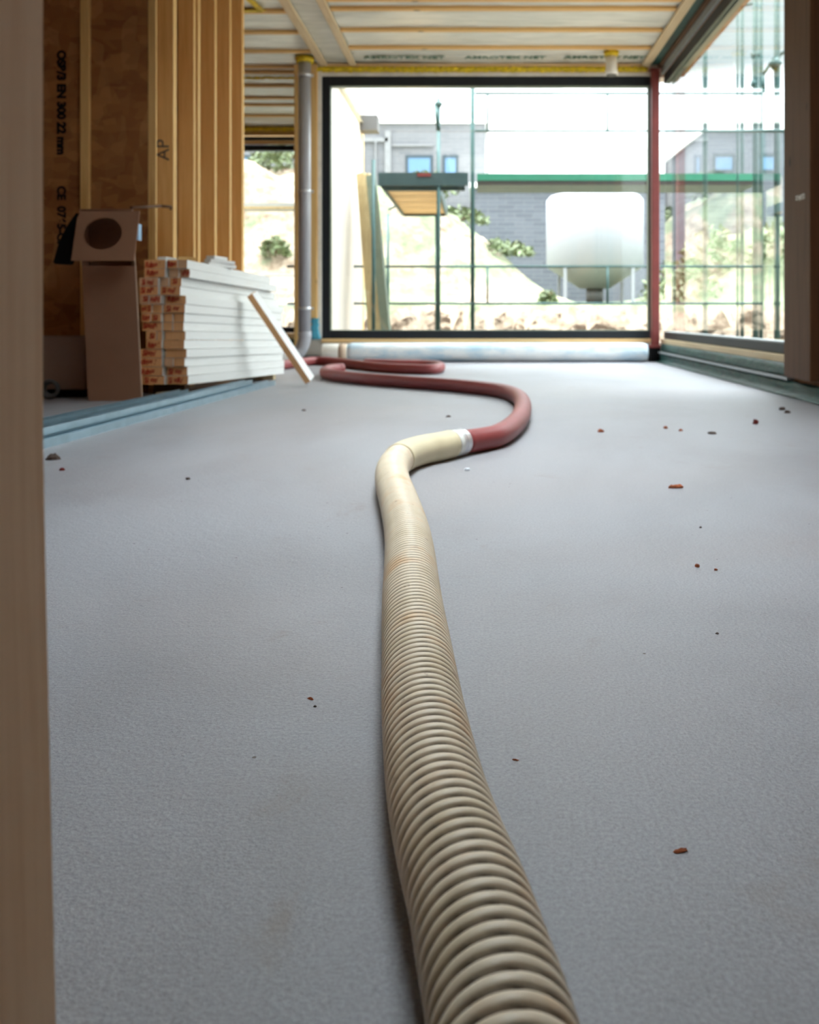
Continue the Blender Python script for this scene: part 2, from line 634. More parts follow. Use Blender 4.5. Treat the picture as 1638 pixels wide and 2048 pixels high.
mb = MB()
mb.box((XL - .2, YN - .2, -.22), (XR + .22, YB + .22, 0))
mb.box((XL - .2, YB + .22, -.22), (-1.40, YF + .2, 0))
fl = mb.build('floor', M['screed'], origin=(0, 0, 0))
struct(fl, 'light grey screed floor with small specks of dirt')

# ceiling: foil that billows between the battens, roof deck above it
def foil_grid(x0, x1, y0, y1, nx, ny, lines):
    vs, fs = [], []
    for j in range(ny + 1):
        y = y0 + (y1 - y0) * j / ny
        d = min([abs(y - q) for q in lines] + [0.5])
        for i in range(nx + 1):
            x = x0 + (x1 - x0) * i / nx
            sag = 0.020 * min(1, d / 0.18) * (0.7 + 0.5 * math.sin(x * 3.1 + y * 1.7) * math.sin(x * 1.3 + 2))
            wr = 0.004 * math.sin(x * 23 + 4 * math.sin(y * 9)) * min(1, d / 0.1)
            vs.append((x, y, ZC + 0.024 - max(0, sag) * 0.9 + wr * 0.6))
    for j in range(ny):
        for i in range(nx):
            a = j * (nx + 1) + i
            fs.append((a, a + nx + 1, a + nx + 2, a + 1))
    return vs, fs


BR = [3.73 + 0.5 * k for k in range(0, 5)] + [6.23, 6.53, 6.73, 7.23, 7.71]
BL = [5.8, 6.3, 6.79, 7.29, 7.82, 8.31, 8.50, 9.0, 9.5, 9.82, 10.34]
mb = MB()
mb.add(*foil_grid(-1.10, XR + .05, SKY1, YB, 50, 130, BR), 0, True)
mb.add(*foil_grid(-1.10, SKX0, YN, SKY1, 20, 80, BR), 0, True)
mb.add(*foil_grid(SKX1, XR + .05, YN, SKY1, 12, 80, BR), 0, True)
mb.add(*foil_grid(SKX0, SKX1, YN, SKY0, 24, 40, BR), 0, True)
mb.add(*foil_grid(XL, -1.36, YN, YF, 40, 240, BL), 0, True)
mb.add(*foil_grid(-1.36, -1.10, YN, YB, 14, 260, [-9]), 0, True)
ce = mb.build('ceiling', M['foil'], origin=(0, 0, ZC))
struct(ce, 'pale translucent foil stretched across the ceiling between battens')
mb = MB()
mb.box((XL - .2, YN - .2, ZC + .09), (SKX0, YB + .2, ZC + .40)); mb.box((SKX1, YN - .2, ZC + .09), (XR + .22, YB + .2, ZC + .40))
mb.box((SKX0, YN - .2, ZC + .09), (SKX1, SKY0, ZC + .40)); mb.box((SKX0, SKY1, ZC + .09), (SKX1, YB + .2, ZC + .40))
mb.box((XL - .2, YB + .2, ZC + .09), (-1.38, YF + .2, ZC + .40))
struct(mb.build('ceiling_slab', M['facade']), 'roof deck above the foil')

ordn = ['nearest', 'second', 'third', 'fourth', 'fifth', 'sixth', 'seventh', 'eighth', 'ninth', 'tenth', 'eleventh',
        'twelfth', 'thirteenth', 'fourteenth', 'fifteenth', 'sixteenth']
# cross battens, right bay (counted from the window)
vis = sorted([y for y in BR if y > 5.0], reverse=True)
cnt = ['closest to the big window', 'second from the big window', 'third from the big window', 'fourth from the big window',
       'fifth from the big window', 'sixth from the big window', 'seventh from the big window', 'eighth from the big window']
for k, y in enumerate(vis):
    m_ = MB(); m_.box((-1.10, y - .03, ZC), (1.485, y + .03, ZC + .026))
    tag(m_.build('ceiling_batten', M['pine_x'], bevel=0.003),
        'brown ceiling batten across the right bay, ' + cnt[k], 'batten', 'cross battens of the right ceiling bay')
vis = sorted([y for y in BL if y > 6.0], reverse=True)
for k, y in enumerate(vis):
    m_ = MB(); m_.box((-3.2, y - .03, ZC), (-1.43, y + .03, ZC + .026))
    nm = ['closest to the far wall'] + [w + ' from the far wall' for w in ordn[1:]]
    tag(m_.build('ceiling_batten', M['pine_x'], bevel=0.003),
        'thin ceiling batten across the left bay, ' + nm[k], 'batten', 'cross battens of the left ceiling bay')
m_ = MB(); m_.box((-1.43, 2.0, ZC - .024), (-1.36, YB, ZC))
tag(m_.build('ceiling_batten', M['pine_pale_y'], bevel=0.003), 'pale lengthwise ceiling batten left of the foil strip, ending at the grey pipe', 'batten')
m_ = MB(); m_.box((-1.16, 2.0, ZC - .024), (-1.10, YB, ZC))
tag(m_.build('ceiling_batten', M['pine_pale_y'], bevel=0.003), 'pale lengthwise ceiling batten right of the wrinkled foil strip', 'batten')
m_ = MB(); m_.box((1.487, 4.0, ZC - .024), (1.565, YB, ZC))
tag(m_.build('ceiling_batten', M['pine_pale_y'], bevel=0.003), 'pale ceiling batten running along the top of the side window', 'batten')
m_ = MB(); m_.box((1.487, YB - .07, ZC - .01), (1.487, YB, ZC))
m_ = MB(); m_.box((-1.36, YB - .05, ZC - .026), (1.487, YB - .003, ZC))
tag(m_.build('ceiling_batten', M['pine_pale_x'], bevel=0.003), 'pale batten above the yellow tape over the big window', 'batten')

# green print on the ceiling foil near the back
for k, u in enumerate((810, 1010, 1207)):
    p = PZ(u, 121, ZC + 0.0)
    t = text('foil_print', 'AMROTEX NET', 0.105, M['green_text'], (p.x, 7.98, ZC + .002), (math.pi, 0, 0), ce, 0.002, bold=0.002)

# ---- back wall (glazed), with window_1
X1, X2 = -1.415, 1.635          # frame outer
ZB0, ZB1 = 0.205, 2.59
mb = MB()
mb.box((XJ, YB, 0), (X1 - .005, YB + .20, ZC + .09))
mb.box((X1 - .005, YB + .02, ZB1), (XR + .2, YB + .20, ZC + .09))
mb.box((X1 - .005, YB + .02, 0), (XR + .2, YB + .20, .17))
wb = struct(mb.build('wall_back', M['facade'], origin=(0, YB, 0)), 'wall around the big back window')
mb = MB(); mb.box((X1 - .005, YB - .02, .17), (1.58, YB + .18, ZB0))
struct(mb.build('trim_1', M['pine_pale_x'], bevel=.003), 'pale wooden sill under the big back window')
w1 = struct(empty('window_1', ((X1 + X2) / 2, YB, ZB0)), 'big fixed back window in a dark frame')
mb = MB()
fd0, fd1 = YB - .01, YB + .07
fw = .07
mb.box((X1, fd0, ZB0), (X1 + fw, fd1, ZB1))
mb.box((X2 - fw, YB - .005, ZB0), (X2, fd1, ZB1))
mb.box((X1 + fw, fd0, ZB0), (X2 - fw, fd1, ZB0 + fw))
mb.box((X1 + fw, fd0, ZB1 - .08), (X2 - fw, fd1, ZB1))
mb.build('window_frame', M['frame'], w1, bevel=.004)
mb = MB()
mb.box((X1 + fw, YB + .025, ZB0 + fw), (X2 - fw, YB + .031, ZB1 - .08))
mb.build('glass_pane', M['glass'], w1)
mb = MB()
g = .008
mb.box((X1 + fw, fd0 + .005, ZB0 + fw), (X1 + fw + g, fd1, ZB1 - .08))
mb.box((X2 - fw - g, fd0 + .01, ZB0 + fw), (X2 - fw, fd1, ZB1 - .08))
mb.box((X1 + fw, fd0 + .005, ZB0 + fw), (X2 - fw, fd1, ZB0 + fw + g))
mb.box((X1 + fw, fd0 + .005, ZB1 - .08 - g), (X2 - fw, fd1, ZB1 - .08))
mb.build('gasket', M['frame_olive'], w1)

# grey-white board lining and pine strips above/left of the window
mb = MB(); mb.box((X1, YB - .015, ZB1 + .003), (1.56, YB + .02, ZB1 + .035))
struct(mb.build('trim_2', M['white_board']), 'white strip directly above the big window')
mb = MB(); mb.box((X1, YB - .018, ZB1 + .036), (1.56, YB + .02, ZC - .027))
struct(mb.build('trim_3', M['pine_pale_x']), 'pine lintel board above the white strip')
mb = MB(); mb.box((-1.452, YB - .03, .22), (X1 - .002, YB, ZC))
struct(mb.build('trim_4', M['white_board'], bevel=.003), 'white strip left of the big window')
m_ = MB(); m_.box((-1.545, YB - .06, .32), (-1.454, YB - .001, ZC))
tag(m_.build('wall_stud', M['pine_z'], bevel=.003), 'knotty pine upright between the grey pipe and the big window', 'stud')
m_ = MB(); m_.box((-1.665, YB - .03, 0), (XJ - .001, YB + .2, ZC))
tag(m_.build('wall_stud', M['pine_z'], bevel=.003), 'narrow pine upright just left of the grey pipe', 'stud')

# yellow crumpled tape above the window
def crumple(name, a, b, w, h, mat, seed, n=160, amp=.008):
    rnd = random.Random(seed)
    a, b = Vector(a), Vector(b)
    t = (b - a).normalized()
    s = t.cross(Vector((0, 0, 1))).normalized()
    if s.length < .5:
        s = Vector((0, 1, 0))
    mb = MB()
    k = 8
    vs, fs = [], []
    for i in range(n + 1):
        c = a + (b - a) * i / n
        for j in range(k):
            x = 2 * math.pi * j / k
            q = 1 + rnd.uniform(-.35, .35)
            vs.append(c + s * (math.cos(x) * w / 2 * q) + Vector((0, 0, math.sin(x) * h / 2 * q)) + t * rnd.uniform(-amp, amp))
    for i in range(n):
        for j in range(k):
            fs.append((i * k + j, i * k + (j + 1) % k, (i + 1) * k + (j + 1) % k, (i + 1) * k + j))
    fs.append(tuple(reversed(range(k))))
    fs.append(tuple(n * k + j for j in range(k)))
    mb.add(vs, fs, 0, False)
    return mb.build(name, mat)


tag(crumple('yellow_tape', (-1.57, YB - .036, 2.648), (1.54, YB - .036, 2.648), .03, .05, M['yellow'], 1),
    'crumpled yellow tape strip running above the big window', 'tape')

# ---- corner post, red primer
ps = empty('corner_post', (1.595, 8.135, 0.13))
mb = MB(); mb.box((1.563, 8.06, .14), (1.632, 8.13, 2.62)); 
mb.build('shaft', M['red_steel'], ps, bevel=.006)
mb = MB(); mb.box((1.54, 8.05, .125), (1.645, 8.14, .15)); mb.build('base_plate', M['red_steel'], ps, bevel=.003)
mb = MB(); mb.box((1.55, 8.055, 2.62), (1.65, 8.14, 2.632)); mb.build('head_plate', M['red_steel'], ps, bevel=.003)
tag(ps, 'slim red-primed steel post in the corner between the two glass walls', 'post')
m_ = MB(); m_.box((1.55, 8.06, 0), (1.64, 8.19, .125))
struct(m_.build('trim_5', M['black']), 'dark block under the red corner post')

# ---- right wall, with window_2
YE = 4.75
mb = MB()
mb.box((XR + .02, YE, 0), (XR + .22, YB + .0, .15))
mb.box((XR + .02, YE, ZB1), (XR + .22, YB + .0, ZC + .09))
mb.box((XR, YN - .2, .10), (XR + .22, YE - .02, .95))
mb.box((XR, YN - .2, .95), (XR + .22, YE - .02, ZC + .09))
mb.box((XR, YN - .2, 0), (XR + .22, YE, .10))
struct(mb.build('wall_right', M['osb'], origin=(XR, 0, 0)), 'wall around the side window')
w2 = struct(empty('window_2', (XR + .03, (YE + YB) / 2, ZB0)), 'tall fixed side window in a dark frame, right')
a0, a1 = XR + .025, XR + .10
mb = MB()
mb.box((a0, YE, ZB0), (a1, YB - .06, ZB0 + .058), 0)
mb.box((a0 - .002, YE, ZB0 + .058), (a1, YB - .06, ZB0 + .07), 1)
mb.box((a0, YE, ZB1 - .08), (a1, YB - .06, ZB1), 0)
mb.box((a0, YE, ZB0 + .07), (a1, YE + .05, ZB1 - .08), 0)
mb.build('window_frame', [M['frame'], M['frame_top']], w2, bevel=.004)
mb = MB(); mb.box((a0 + .025, YE + .05, ZB0 + .07), (a0 + .031, YB + .02, ZB1 - .08))
mb.build('glass_pane', M['glass'], w2)
mb = MB(); mb.box((a0 + .033, YE + .04, ZB1 - .10), (a1, YB - .10, ZB1 - .08))
mb.box((a0 + .005, YE + .04, ZB1 - .088), (a0 + .024, YB - .10, ZB1 - .08))
mb.build('gasket', M['frame_olive'], w2)
mb = MB(); mb.box((XR - .005, YE, .135), (XR + .09, YB - .06, ZB0 - .001))
struct(mb.build('trim_6', M['pine_pale_y'], bevel=.003), 'pale wooden sill under the side window')
mb = MB(); mb.box((XR - .03, YE, 2.655), (XR + .02, YB - .07, ZC))
struct(mb.build('trim_7', M['brown_wood'], bevel=.003), 'brown board above the side window')
mb = MB(); mb.box((XR + .0, YE, ZB1 + .001), (XR + .02, YB - .07, 2.654))
struct(mb.build('trim_8', M['frame_top']), 'grey strip above the side window frame')
mb = MB(); mb.box((1.567, 4.0, ZC - .02), (XR - .031, YB - .07, ZC + .01))
struct(mb.build('trim_9', M['green_foil']), 'dark green membrane edge along the ceiling over the side window')

# grey edge rail and green membrane along the floor
def strip(name, x_z_pairs, y0, y1, mat, n=90, amp=.006, seed=3, thick=.003):
    rnd = random.Random(seed)
    vs, fs = [], []
    k = len(x_z_pairs)
    for i in range(n + 1):
        y = y0 + (y1 - y0) * i / n
        for j, (x, z) in enumerate(x_z_pairs):
            a = amp if 0 < j < k - 1 else amp * .5
            w = math.sin(y * 7 + j * 2.1) * a * .5 + rnd.uniform(-a, a) * .35
            vs.append((x - abs(w) if j < k - 1 else x + w * 2, y, z + (w if 0 < j < k - 1 else 0)))
    for i in range(n):
        for j in range(k - 1):
            a = i * k + j
            fs.append((a, a + 1, a + k + 1, a + k))
    mb = MB(); mb.add(vs, fs, 0, True)
    o = mb.build(name, mat)
    s = o.modifiers.new('solid', 'SOLIDIFY'); s.thickness = thick; s.offset = 0
    return o


mem = strip('membrane', [(XR - .010, .165), (XR - .014, .135), (XR - .018, .112), (XR - .024, .098)], YE, YB - .15, M['green_foil'], seed=2)
tag(mem, 'torn green membrane strip under the side window sill, above the grey rail', 'membrane')
mem = strip('membrane', [(XR - .022, .076), (XR - .030, .050), (XR - .024, .028), (XR - .040, .012), (XR - .075, .004)], 2.0, YB - .15, M['green_foil'], seed=5, amp=.008)
tag(mem, 'crumpled green membrane strip along the floor below the grey rail', 'membrane')
m_ = MB(); m_.box((XR - .045, YE - .05, .078), (XR - .005, YB - .15, .092))
tag(m_.build('edge_rail', M['frame_top'], bevel=.002), 'thin grey rail between the two green membrane strips below the side window', 'rail')

w4 = struct(empty('added_rooflight', ((SKX0 + SKX1) / 2, (SKY0 + SKY1) / 2, ZC + .3)), 'added unseen rooflight that brightens the near part of the room')  # opening added out of view so skylight fills the near floor and hose
mb = MB()
a, b, c, d = SKX0, SKX1, SKY0, SKY1
mb.box((a, c, ZC + .401), (b, c + .05, ZC + .46)); mb.box((a, d - .05, ZC + .401), (b, d, ZC + .46))
mb.box((a, c + .05, ZC + .401), (a + .05, d - .05, ZC + .46)); mb.box((b - .05, c + .05, ZC + .401), (b, d - .05, ZC + .46))
mb.build('window_frame', M['frame'], w4, bevel=.004)
mb = MB(); mb.box((a + .05, c + .05, ZC + .42), (b - .05, d - .05, ZC + .426)); mb.build('glass_pane', M['glass'], w4)

# brown posts at the near end of the side window
m_ = MB(); m_.box((1.615, YE - .13, .10), (1.72, YE - .005, ZC + .02))
tag(m_.build('window_post', M['brown_wood'], bevel=.004), 'brown upright beam closing the near end of the side window', 'post')
m_ = MB(); m_.box((1.585, YE - .46, .10), (1.66, YE - .135, ZC + .02))
o = m_.build('window_post', M['brown_wood'], bevel=.004)
tag(o, 'brown upright beam at the right edge, in front of the other one', 'post')
text('scribble', '\u2248wm', .06, M['pvc_white'], (1.584, 4.42, .42 + 235 * 4.45 / F), (math.pi / 2, 0, -math.pi / 2), o, .0006)

# ---- walls behind and left, never glazed
mb = MB(); mb.box((XL - .2, YN - .2, 0), (XR + .2, YN, ZC + .09)); struct(mb.build('wall_near', M['osb']), 'board wall behind the viewer')
mb = MB(); mb.box((XL - .2, YN, 0), (XL, YF + .2, ZC + .09)); struct(mb.build('wall_left', M['osb']), 'board wall far left')

# ---- strand board partition (faces the camera), left
YO = 4.85
mb = MB()
mb.box((XL, YO, 0), ((296 - CX) * YO / F - .001, YO + .018, ZC + .02))
mb.box((XL, YO + .018, 0), ((296 - CX) * YO / F - .012, YO + .12, ZC + .02))
ob = struct(mb.build('wall_partition', M['osb'], origin=(-2.3, YO, 0)), 'strand board partition on the left, printed with black marks')
text('board_print', 'OSB/3 EN 300 22 mm', .062, M['black_ink'], P(122, 205, YO - .001), (math.pi / 2, math.pi / 2, 0), ob, .0006, bold=.004)
text('board_print', 'CE  0765-CPR', .062, M['black_ink'], P(122, 440, YO - .001), (math.pi / 2, math.pi / 2, 0), ob, .0006, bold=.003)
m_ = MB(); x0 = (164 - CX) * YO / F; x1 = (182 - CX) * YO / F
m_.box((x0, YO - .024, 0), (x1, YO, ZC + .02))
tag(m_.build('wall_batten', M['pine_z'], bevel=.003), 'narrow upright batten in the middle of the strand board wall', 'batten')
x0 = (296 - CX) * YO / F; x1 = (312 - CX) * YO / F
m_ = MB(); m_.box((x0, YO - .0, 0), (x1, YO + .016, ZC + .02))
tag(m_.build('wall_stud', M['pine_z'], bevel=.003), 'upright closing the right edge of the strand board wall', 'stud')

# ---- open stud partition along X = -2.2
lab = ['pine stud marked AP, first right of the strand board wall',
       'pine stud second from the strand board wall, left one of the close pair',
       'thin pine stud forming the right one of the close pair',
       'pine stud right of the close pair, blackened near the ceiling',
       'pine stud next to last before the open bay',
       'last pine stud before the open bay with the far window']
for k, (ya, yb) in enumerate([(5.00, 5.058), (5.36, 5.395), (5.445, 5.49), (5.79, 5.835), (6.14, 6.185), (6.46, 6.52)]):
    m_ = MB(); m_.box((-1.785, ya, 0), (-1.69, yb, ZC + .02))
    o = m_.build('partition_stud', M['pine_z'], bevel=.003)
    tag(o, lab[k], 'stud', 'open studs of the left partition')
    if k == 0:
        text('pencil_mark', 'AP', .10, M['dark_grey'], P(327, 300, ya - .001), (math.pi / 2, -math.pi / 2, 0), o, .0006)
mb = MB(); mb.box((-1.82, YO + .122, 0), (-1.787, 6.52, ZC + .02))
struct(mb.build('wall_stud_backing', M['osb']), 'board lining behind the open studs')
mb = MB()
for ya, yb in ((5.06, 5.358), (5.492, 5.788), (5.837, 6.138), (6.187, 6.458)):
    mb.box((-1.785, ya, 0), (-1.69, yb, .04))
struct(mb.build('baseboard_left', M['pine_y']), 'floor plate between the studs')

# ---- far wall with window_3
FX0, FX1 = -3.25, -1.80
mb = MB()
mb.box((XL, YF, 0), (FX0, YF + .2, ZC + .09)); mb.box((FX1, YF, 0), (-1.40, YF + .2, ZC + .09))
mb.box((FX0, YF + .02, 2.60), (FX1, YF + .2, ZC + .09)); mb.box((FX0, YF + .02, 0), (FX1, YF + .2, .19))
struct(mb.build('wall_far', M['pine_pale_x'], origin=(-2.5, YF, 0)), 'far wall of the left bay')
w3 = struct(empty('window_3', (-2.52, YF, .205)), 'far window of the left bay')
mb = MB()
mb.box((FX0, YF, .205), (FX0 + .07, YF + .07, 2.48)); mb.box((FX1 - .07, YF, .205), (FX1, YF + .07, 2.48))
mb.box((FX0 + .07, YF, .205), (FX1 - .07, YF + .07, .275)); mb.box((FX0 + .07, YF, 2.41), (FX1 - .07, YF + .07, 2.48))
mb.build('window_frame', M['frame'], w3, bevel=.004)
mb = MB(); mb.box((FX0 + .07, YF + .03, .275), (FX1 - .07, YF + .036, 2.41)); mb.build('glass_pane', M['glass'], w3)
mb = MB(); mb.box((FX0, YF - .02, 2.485), (FX1, YF + .02, 2.53)); struct(mb.build('trim_10', M['pine_pale_x']), 'pine strip above the far window frame')
mb = MB(); mb.box((FX0, YF - .02, 2.535), (FX1, YF + .02, 2.575)); struct(mb.build('trim_11', M['frame']), 'dark strip above the far window')
mb = MB(); mb.box((FX0, YF - .02, .13), (FX1, YF + .02, .20)); struct(mb.build('trim_12', M['pine_pale_x']), 'pale sill of the far window')
tag(crumple('yellow_tape', (-3.2, YF - .04, 2.665), (-1.66, YF - .04, 2.665), .03, .05, M['yellow'], 4, 80),
    'yellow tape strip above the far window of the left bay', 'tape')
tag(crumple('yellow_tape', (-3.1, 8.62, 2.69), (-1.68, 8.62, 2.69), .07, .02, M['yellow'], 6, 80),
    'yellow tape strip across the left ceiling bay', 'tape')
# return wall: outside face seen through the big window
mb = MB(); mb.box((XJ, YB + .201, 0), (-1.40, YF, ZC + .09))
struct(mb.build('wall_return', M['facade']), 'pale outer face of the return wall beside the big window')
m_ = MB(); m_.box((-1.395, 10.7, 2.62), (-1.19, 10.95, 2.80))
struct(m_.build('trim_13', M['dark_grey']), 'dark end of the eave at the return wall')

# crumpled yellow tape at the ceiling near the studs
p0, p1, p2 = PZ(497, 0, ZC - .01), PZ(524, 24, ZC - .01), PZ(488, 24, ZC - .01)
mb = MB()
for a, b in ((p0, p1), (p2, p1)):
    mb.beam((a.x, a.y, ZC - .003), (b.x, b.y, ZC - .003), .05, .006)
tag(mb.build('yellow_tape', M['yellow']), 'crossed yellow tape pieces stuck to the left ceiling foil', 'tape')

# ---- doorway jamb close to the camera, left: slightly bowed timber
vs, fs = [], []
nz = 40
for i in range(nz + 1):
    z = 2.70 * i / nz
    z = 2.70 * (i / nz) ** 1.8
    off = .0078 * max(0, min(1, (.36 - z) / .36)) ** 1.1
    xr = -.2395 + off
    for (x, y) in ((xr - .10, .30), (xr - .004, .30), (xr, .304), (xr, .496), (xr - .004, .50), (xr - .10, .50)):
        vs.append((x, y, z))
k = 6
for i in range(nz):
    for j in range(k):
        fs.append((i * k + j, i * k + (j + 1) % k, (i + 1) * k + (j + 1) % k, (i + 1) * k + j))
fs.append(tuple(reversed(range(k)))); fs.append(tuple(nz * k + j for j in range(k)))
mb = MB(); mb.add(vs, fs)
tag(mb.build('door_jamb', M['jamb']), 'pale pine doorway upright right in front of the viewer at the left edge', 'post')
mb = MB(); mb.box((XL, .32, 0), (-.342, .48, ZC + .02)); mb.box((.66, .32, 0), (XR, .48, ZC + .02)); mb.box((-.342, .32, 2.08), (-.3396, .48, ZC + .02)); mb.box((-.235, .32, 2.08), (.66, .48, ZC + .02))
struct(mb.build('wall_doorway', M['osb']), 'board wall either side of the doorway')


# ================================================================== HOSES
def catmull(pts, n=24):
    out = []
    P_ = [pts[0] * 2 - pts[1]] + pts + [pts[-1] * 2 - pts[-2]]
    for i in range(1, len(P_) - 2):
        a, b, c, d = P_[i - 1:i + 3]
        for k in range(n):
            t = k / n
            out.append(.5 * ((2 * b) + (-a + c) * t + (2 * a - 5 * b + 4 * c - d) * t * t + (-a + 3 * b - 3 * c + d) * t ** 3))
    out.append(pts[-1].copy())
    return out


def resample(pts, step):
    L = [0.0]
    for a, b in zip(pts, pts[1:]):
        L.append(L[-1] + (b - a).length)
    n = max(2, int(L[-1] / step))
    out, j = [], 0
    for i in range(n + 1):
        s = L[-1] * i / n
        while j < len(L) - 2 and L[j + 1] < s:
            j += 1
        f = (s - L[j]) / max(1e-9, L[j + 1] - L[j])
        out.append(pts[j].lerp(pts[j + 1], f))
    return out, L[-1] / n


def smooth(pts, it):
    for _ in range(it):
        pts = [pts[0]] + [(a + b * 2 + c) / 4 for a, b, c in zip(pts, pts[1:], pts[2:])] + [pts[-1]]
    return pts


def hose(name, pts, rfun, step, mat, parent, n=48, rib=None, cap=True):
    """tube along pts; rfun(s, theta) -> radius; optional rib(s, theta) stored as attribute"""
    pts, ds = resample(pts, step)
    vs, att, fs = [], [], []
    m = len(pts)
    for i, p in enumerate(pts):
        t = (pts[min(m - 1, i + 1)] - pts[max(0, i - 1)]).normalized()
        s = t.cross(Vector((0, 0, 1))).normalized()
        u = s.cross(t).normalized()
        for j in range(n):
            x = 2 * math.pi * j / n
            r = rfun(i * ds, x)
            vs.append(p + s * (r * math.cos(x)) + u * (r * math.sin(x)))
            att.append(rib(i * ds, x) if rib else 1.0)
    for i in range(m - 1):
        for j in range(n):
            fs.append((i * n + j, i * n + (j + 1) % n, (i + 1) * n + (j + 1) % n, (i + 1) * n + j))
    mb = MB(); mb.add(vs, fs, 0, True)
    if cap:
        mb.f += [list(reversed(range(n))), [(m - 1) * n + j for j in range(n)]]
        mb.mi += [0, 0]; mb.sm += [False, False]
    o = mb.build(name, mat, parent)
    if rib:
        a = o.data.attributes.new('rib', 'FLOAT', 'POINT')
        a.data.foreach_set('value', att)
    return o


RB = 0.040
px = [(1060, 2420), (1030, 2200), (1003, 2048), (970, 1920), (938, 1800), (905, 1700), (877, 1600), (858, 1500), (844, 1400), (834, 1300),
      (824, 1200), (819, 1100), (811, 1050), (797, 1000), (785, 962), (786, 935), (806, 913), (845, 900), (872, 895), (895, 890)]
pts = smooth(catmull([PZ(u, v, RB) for u, v in px]), 30)
PITCH = .0132


def rib_phase(s, x):
    return (s / PITCH + x / (2 * math.pi)) % 1.0


def rib_h(s, x):
    f = abs(rib_phase(s, x) - .5) * 2        # 0 on the rib crest, 1 in the groove
    return 1.0 - max(0.0, min(1.0, (f - .44) / .26)) ** 1.0 if f > .44 else 1.0


def rib_r(s, x):
    f = abs(rib_phase(s, x) - .5) * 2
    if f < .66:
        return RB - .0014 * (f / .66) ** 2
    return RB - .0014 - .0040 * min(1, (f - .66) / .14)


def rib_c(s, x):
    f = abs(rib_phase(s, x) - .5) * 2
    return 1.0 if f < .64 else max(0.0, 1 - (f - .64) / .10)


hb = empty('suction_hose', (0, 1.4, 0))
tag(hb, 'thick ribbed beige suction hose snaking across the floor towards the viewer', 'hose')
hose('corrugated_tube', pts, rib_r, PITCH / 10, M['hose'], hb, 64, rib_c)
end = pts[-1]
tdir = (pts[-1] - pts[-8]).normalized()
cuffp = [p for p in pts if (p - end).length < .30 and p.y > 2.2]
hose('cuff', [pts[-26], pts[-18], pts[-10], pts[-1], pts[-1] + tdir * .01] if False else resample(cuffp, .01)[0] + [end + tdir * .012],
     lambda s, x: RB + .0018, .01, M['hose_cuff'], hb, 40)
c1 = end + tdir * .012
hose('collar', [c1, c1 + tdir * .012, c1 + tdir * .028], lambda s, x: RB + .0030 - .0035 * (s / .028), .004, M['cuff_white'], hb, 40)
c2 = end + tdir * .040
hose('hose_clamp', [c2, c2 + tdir * .02, c2 + tdir * .036], lambda s, x: .0385 + .0016 * math.sin(s * 400), .003, M['clamp'], hb, 40)

RR = .036
c3 = end + tdir * .084
pxr = [(972, 877), (995, 871), (1018, 858), (1038, 838), (1046, 815), (1040, 797), (1018, 785), (980, 778), (900, 770), (800, 763), (720, 757), (670, 751),
       (652, 747), (652, 741), (672, 737.5), (720, 736), (790, 736.5)]
P1 = [c3 * 1.0] + [PZ(u, v, RR) for u, v in pxr]
P1[0].z = RR + .002
hose_path = smooth(catmull(P1), 12)
# far coil: back from the loop, out to the right and around
pxf = [(556, 731), (585, 727), (625, 722), (660, 723), (710, 729), (765, 735), (820, 738), (862, 738.5), (879, 736), (878, 731.5), (850, 729), (790, 728), (730, 726.5)]
rh = empty('red_hose', (0.2, 4, 0))
tag(rh, 'smooth brick-red hose curving back from the beige hose and doubling up', 'hose')
hose('tube', hose_path[:-40], lambda s, x: RR - .0, .02, M['hose_red'], rh, 32)
rh2 = empty('red_hose', (-.8, 7, 0))
tag(rh2, 'faded red hose loop lying beside the white roll, passing behind the leaning batten', 'hose')
hose('tube', smooth(catmull([PZ(u, v, RR) for u, v in pxf]), 12), lambda s, x: RR, .02, M['hose_red'], rh2, 32)

# ================================================================== WHITE ROLL
rl = empty('fleece_roll', (.08, 8.06, 0))
tag(rl, 'long white roll with bluish stains lying under the big window', 'roll')
mb = MB()
vs, fs = [], []
R0 = .086
nn = 60
for i in range(nn + 1):
    x = -1.16 + (1.515 + 1.16) * i / nn
    for j in range(36):
        a = 2 * math.pi * j / 36
        r = R0 * (1 + .012 * math.sin(i * .9 + j) * .5) - (.012 if i in (0, nn) else 0)
        vs.append((x, 8.045 + r * math.cos(a), R0 + r * math.sin(a) * (1 if math.sin(a) > 0 else .97)))
for i in range(nn):
    for j in range(36):
        fs.append((i * 36 + j, i * 36 + (j + 1) % 36, (i + 1) * 36 + (j + 1) % 36, (i + 1) * 36 + j))
fs.append(tuple(reversed(range(36)))); fs.append(tuple(nn * 36 + j for j in range(36)))
mb.add(vs, fs, 0, True)
mb.build('outer_wrap', M['roll'], rl)
mb = MB(); mb.tube((-1.385, 8.045, .083), (-1.16, 8.045, .083), .081, 32); mb.build('inner_roll', M['pvc_white'], rl, bevel=.008)
mb = MB(); mb.tube((-1.235, 8.045, .083), (-1.165, 8.045, .083), .0815, 32); mb.build('paper_band', M['carton_pale'], rl)

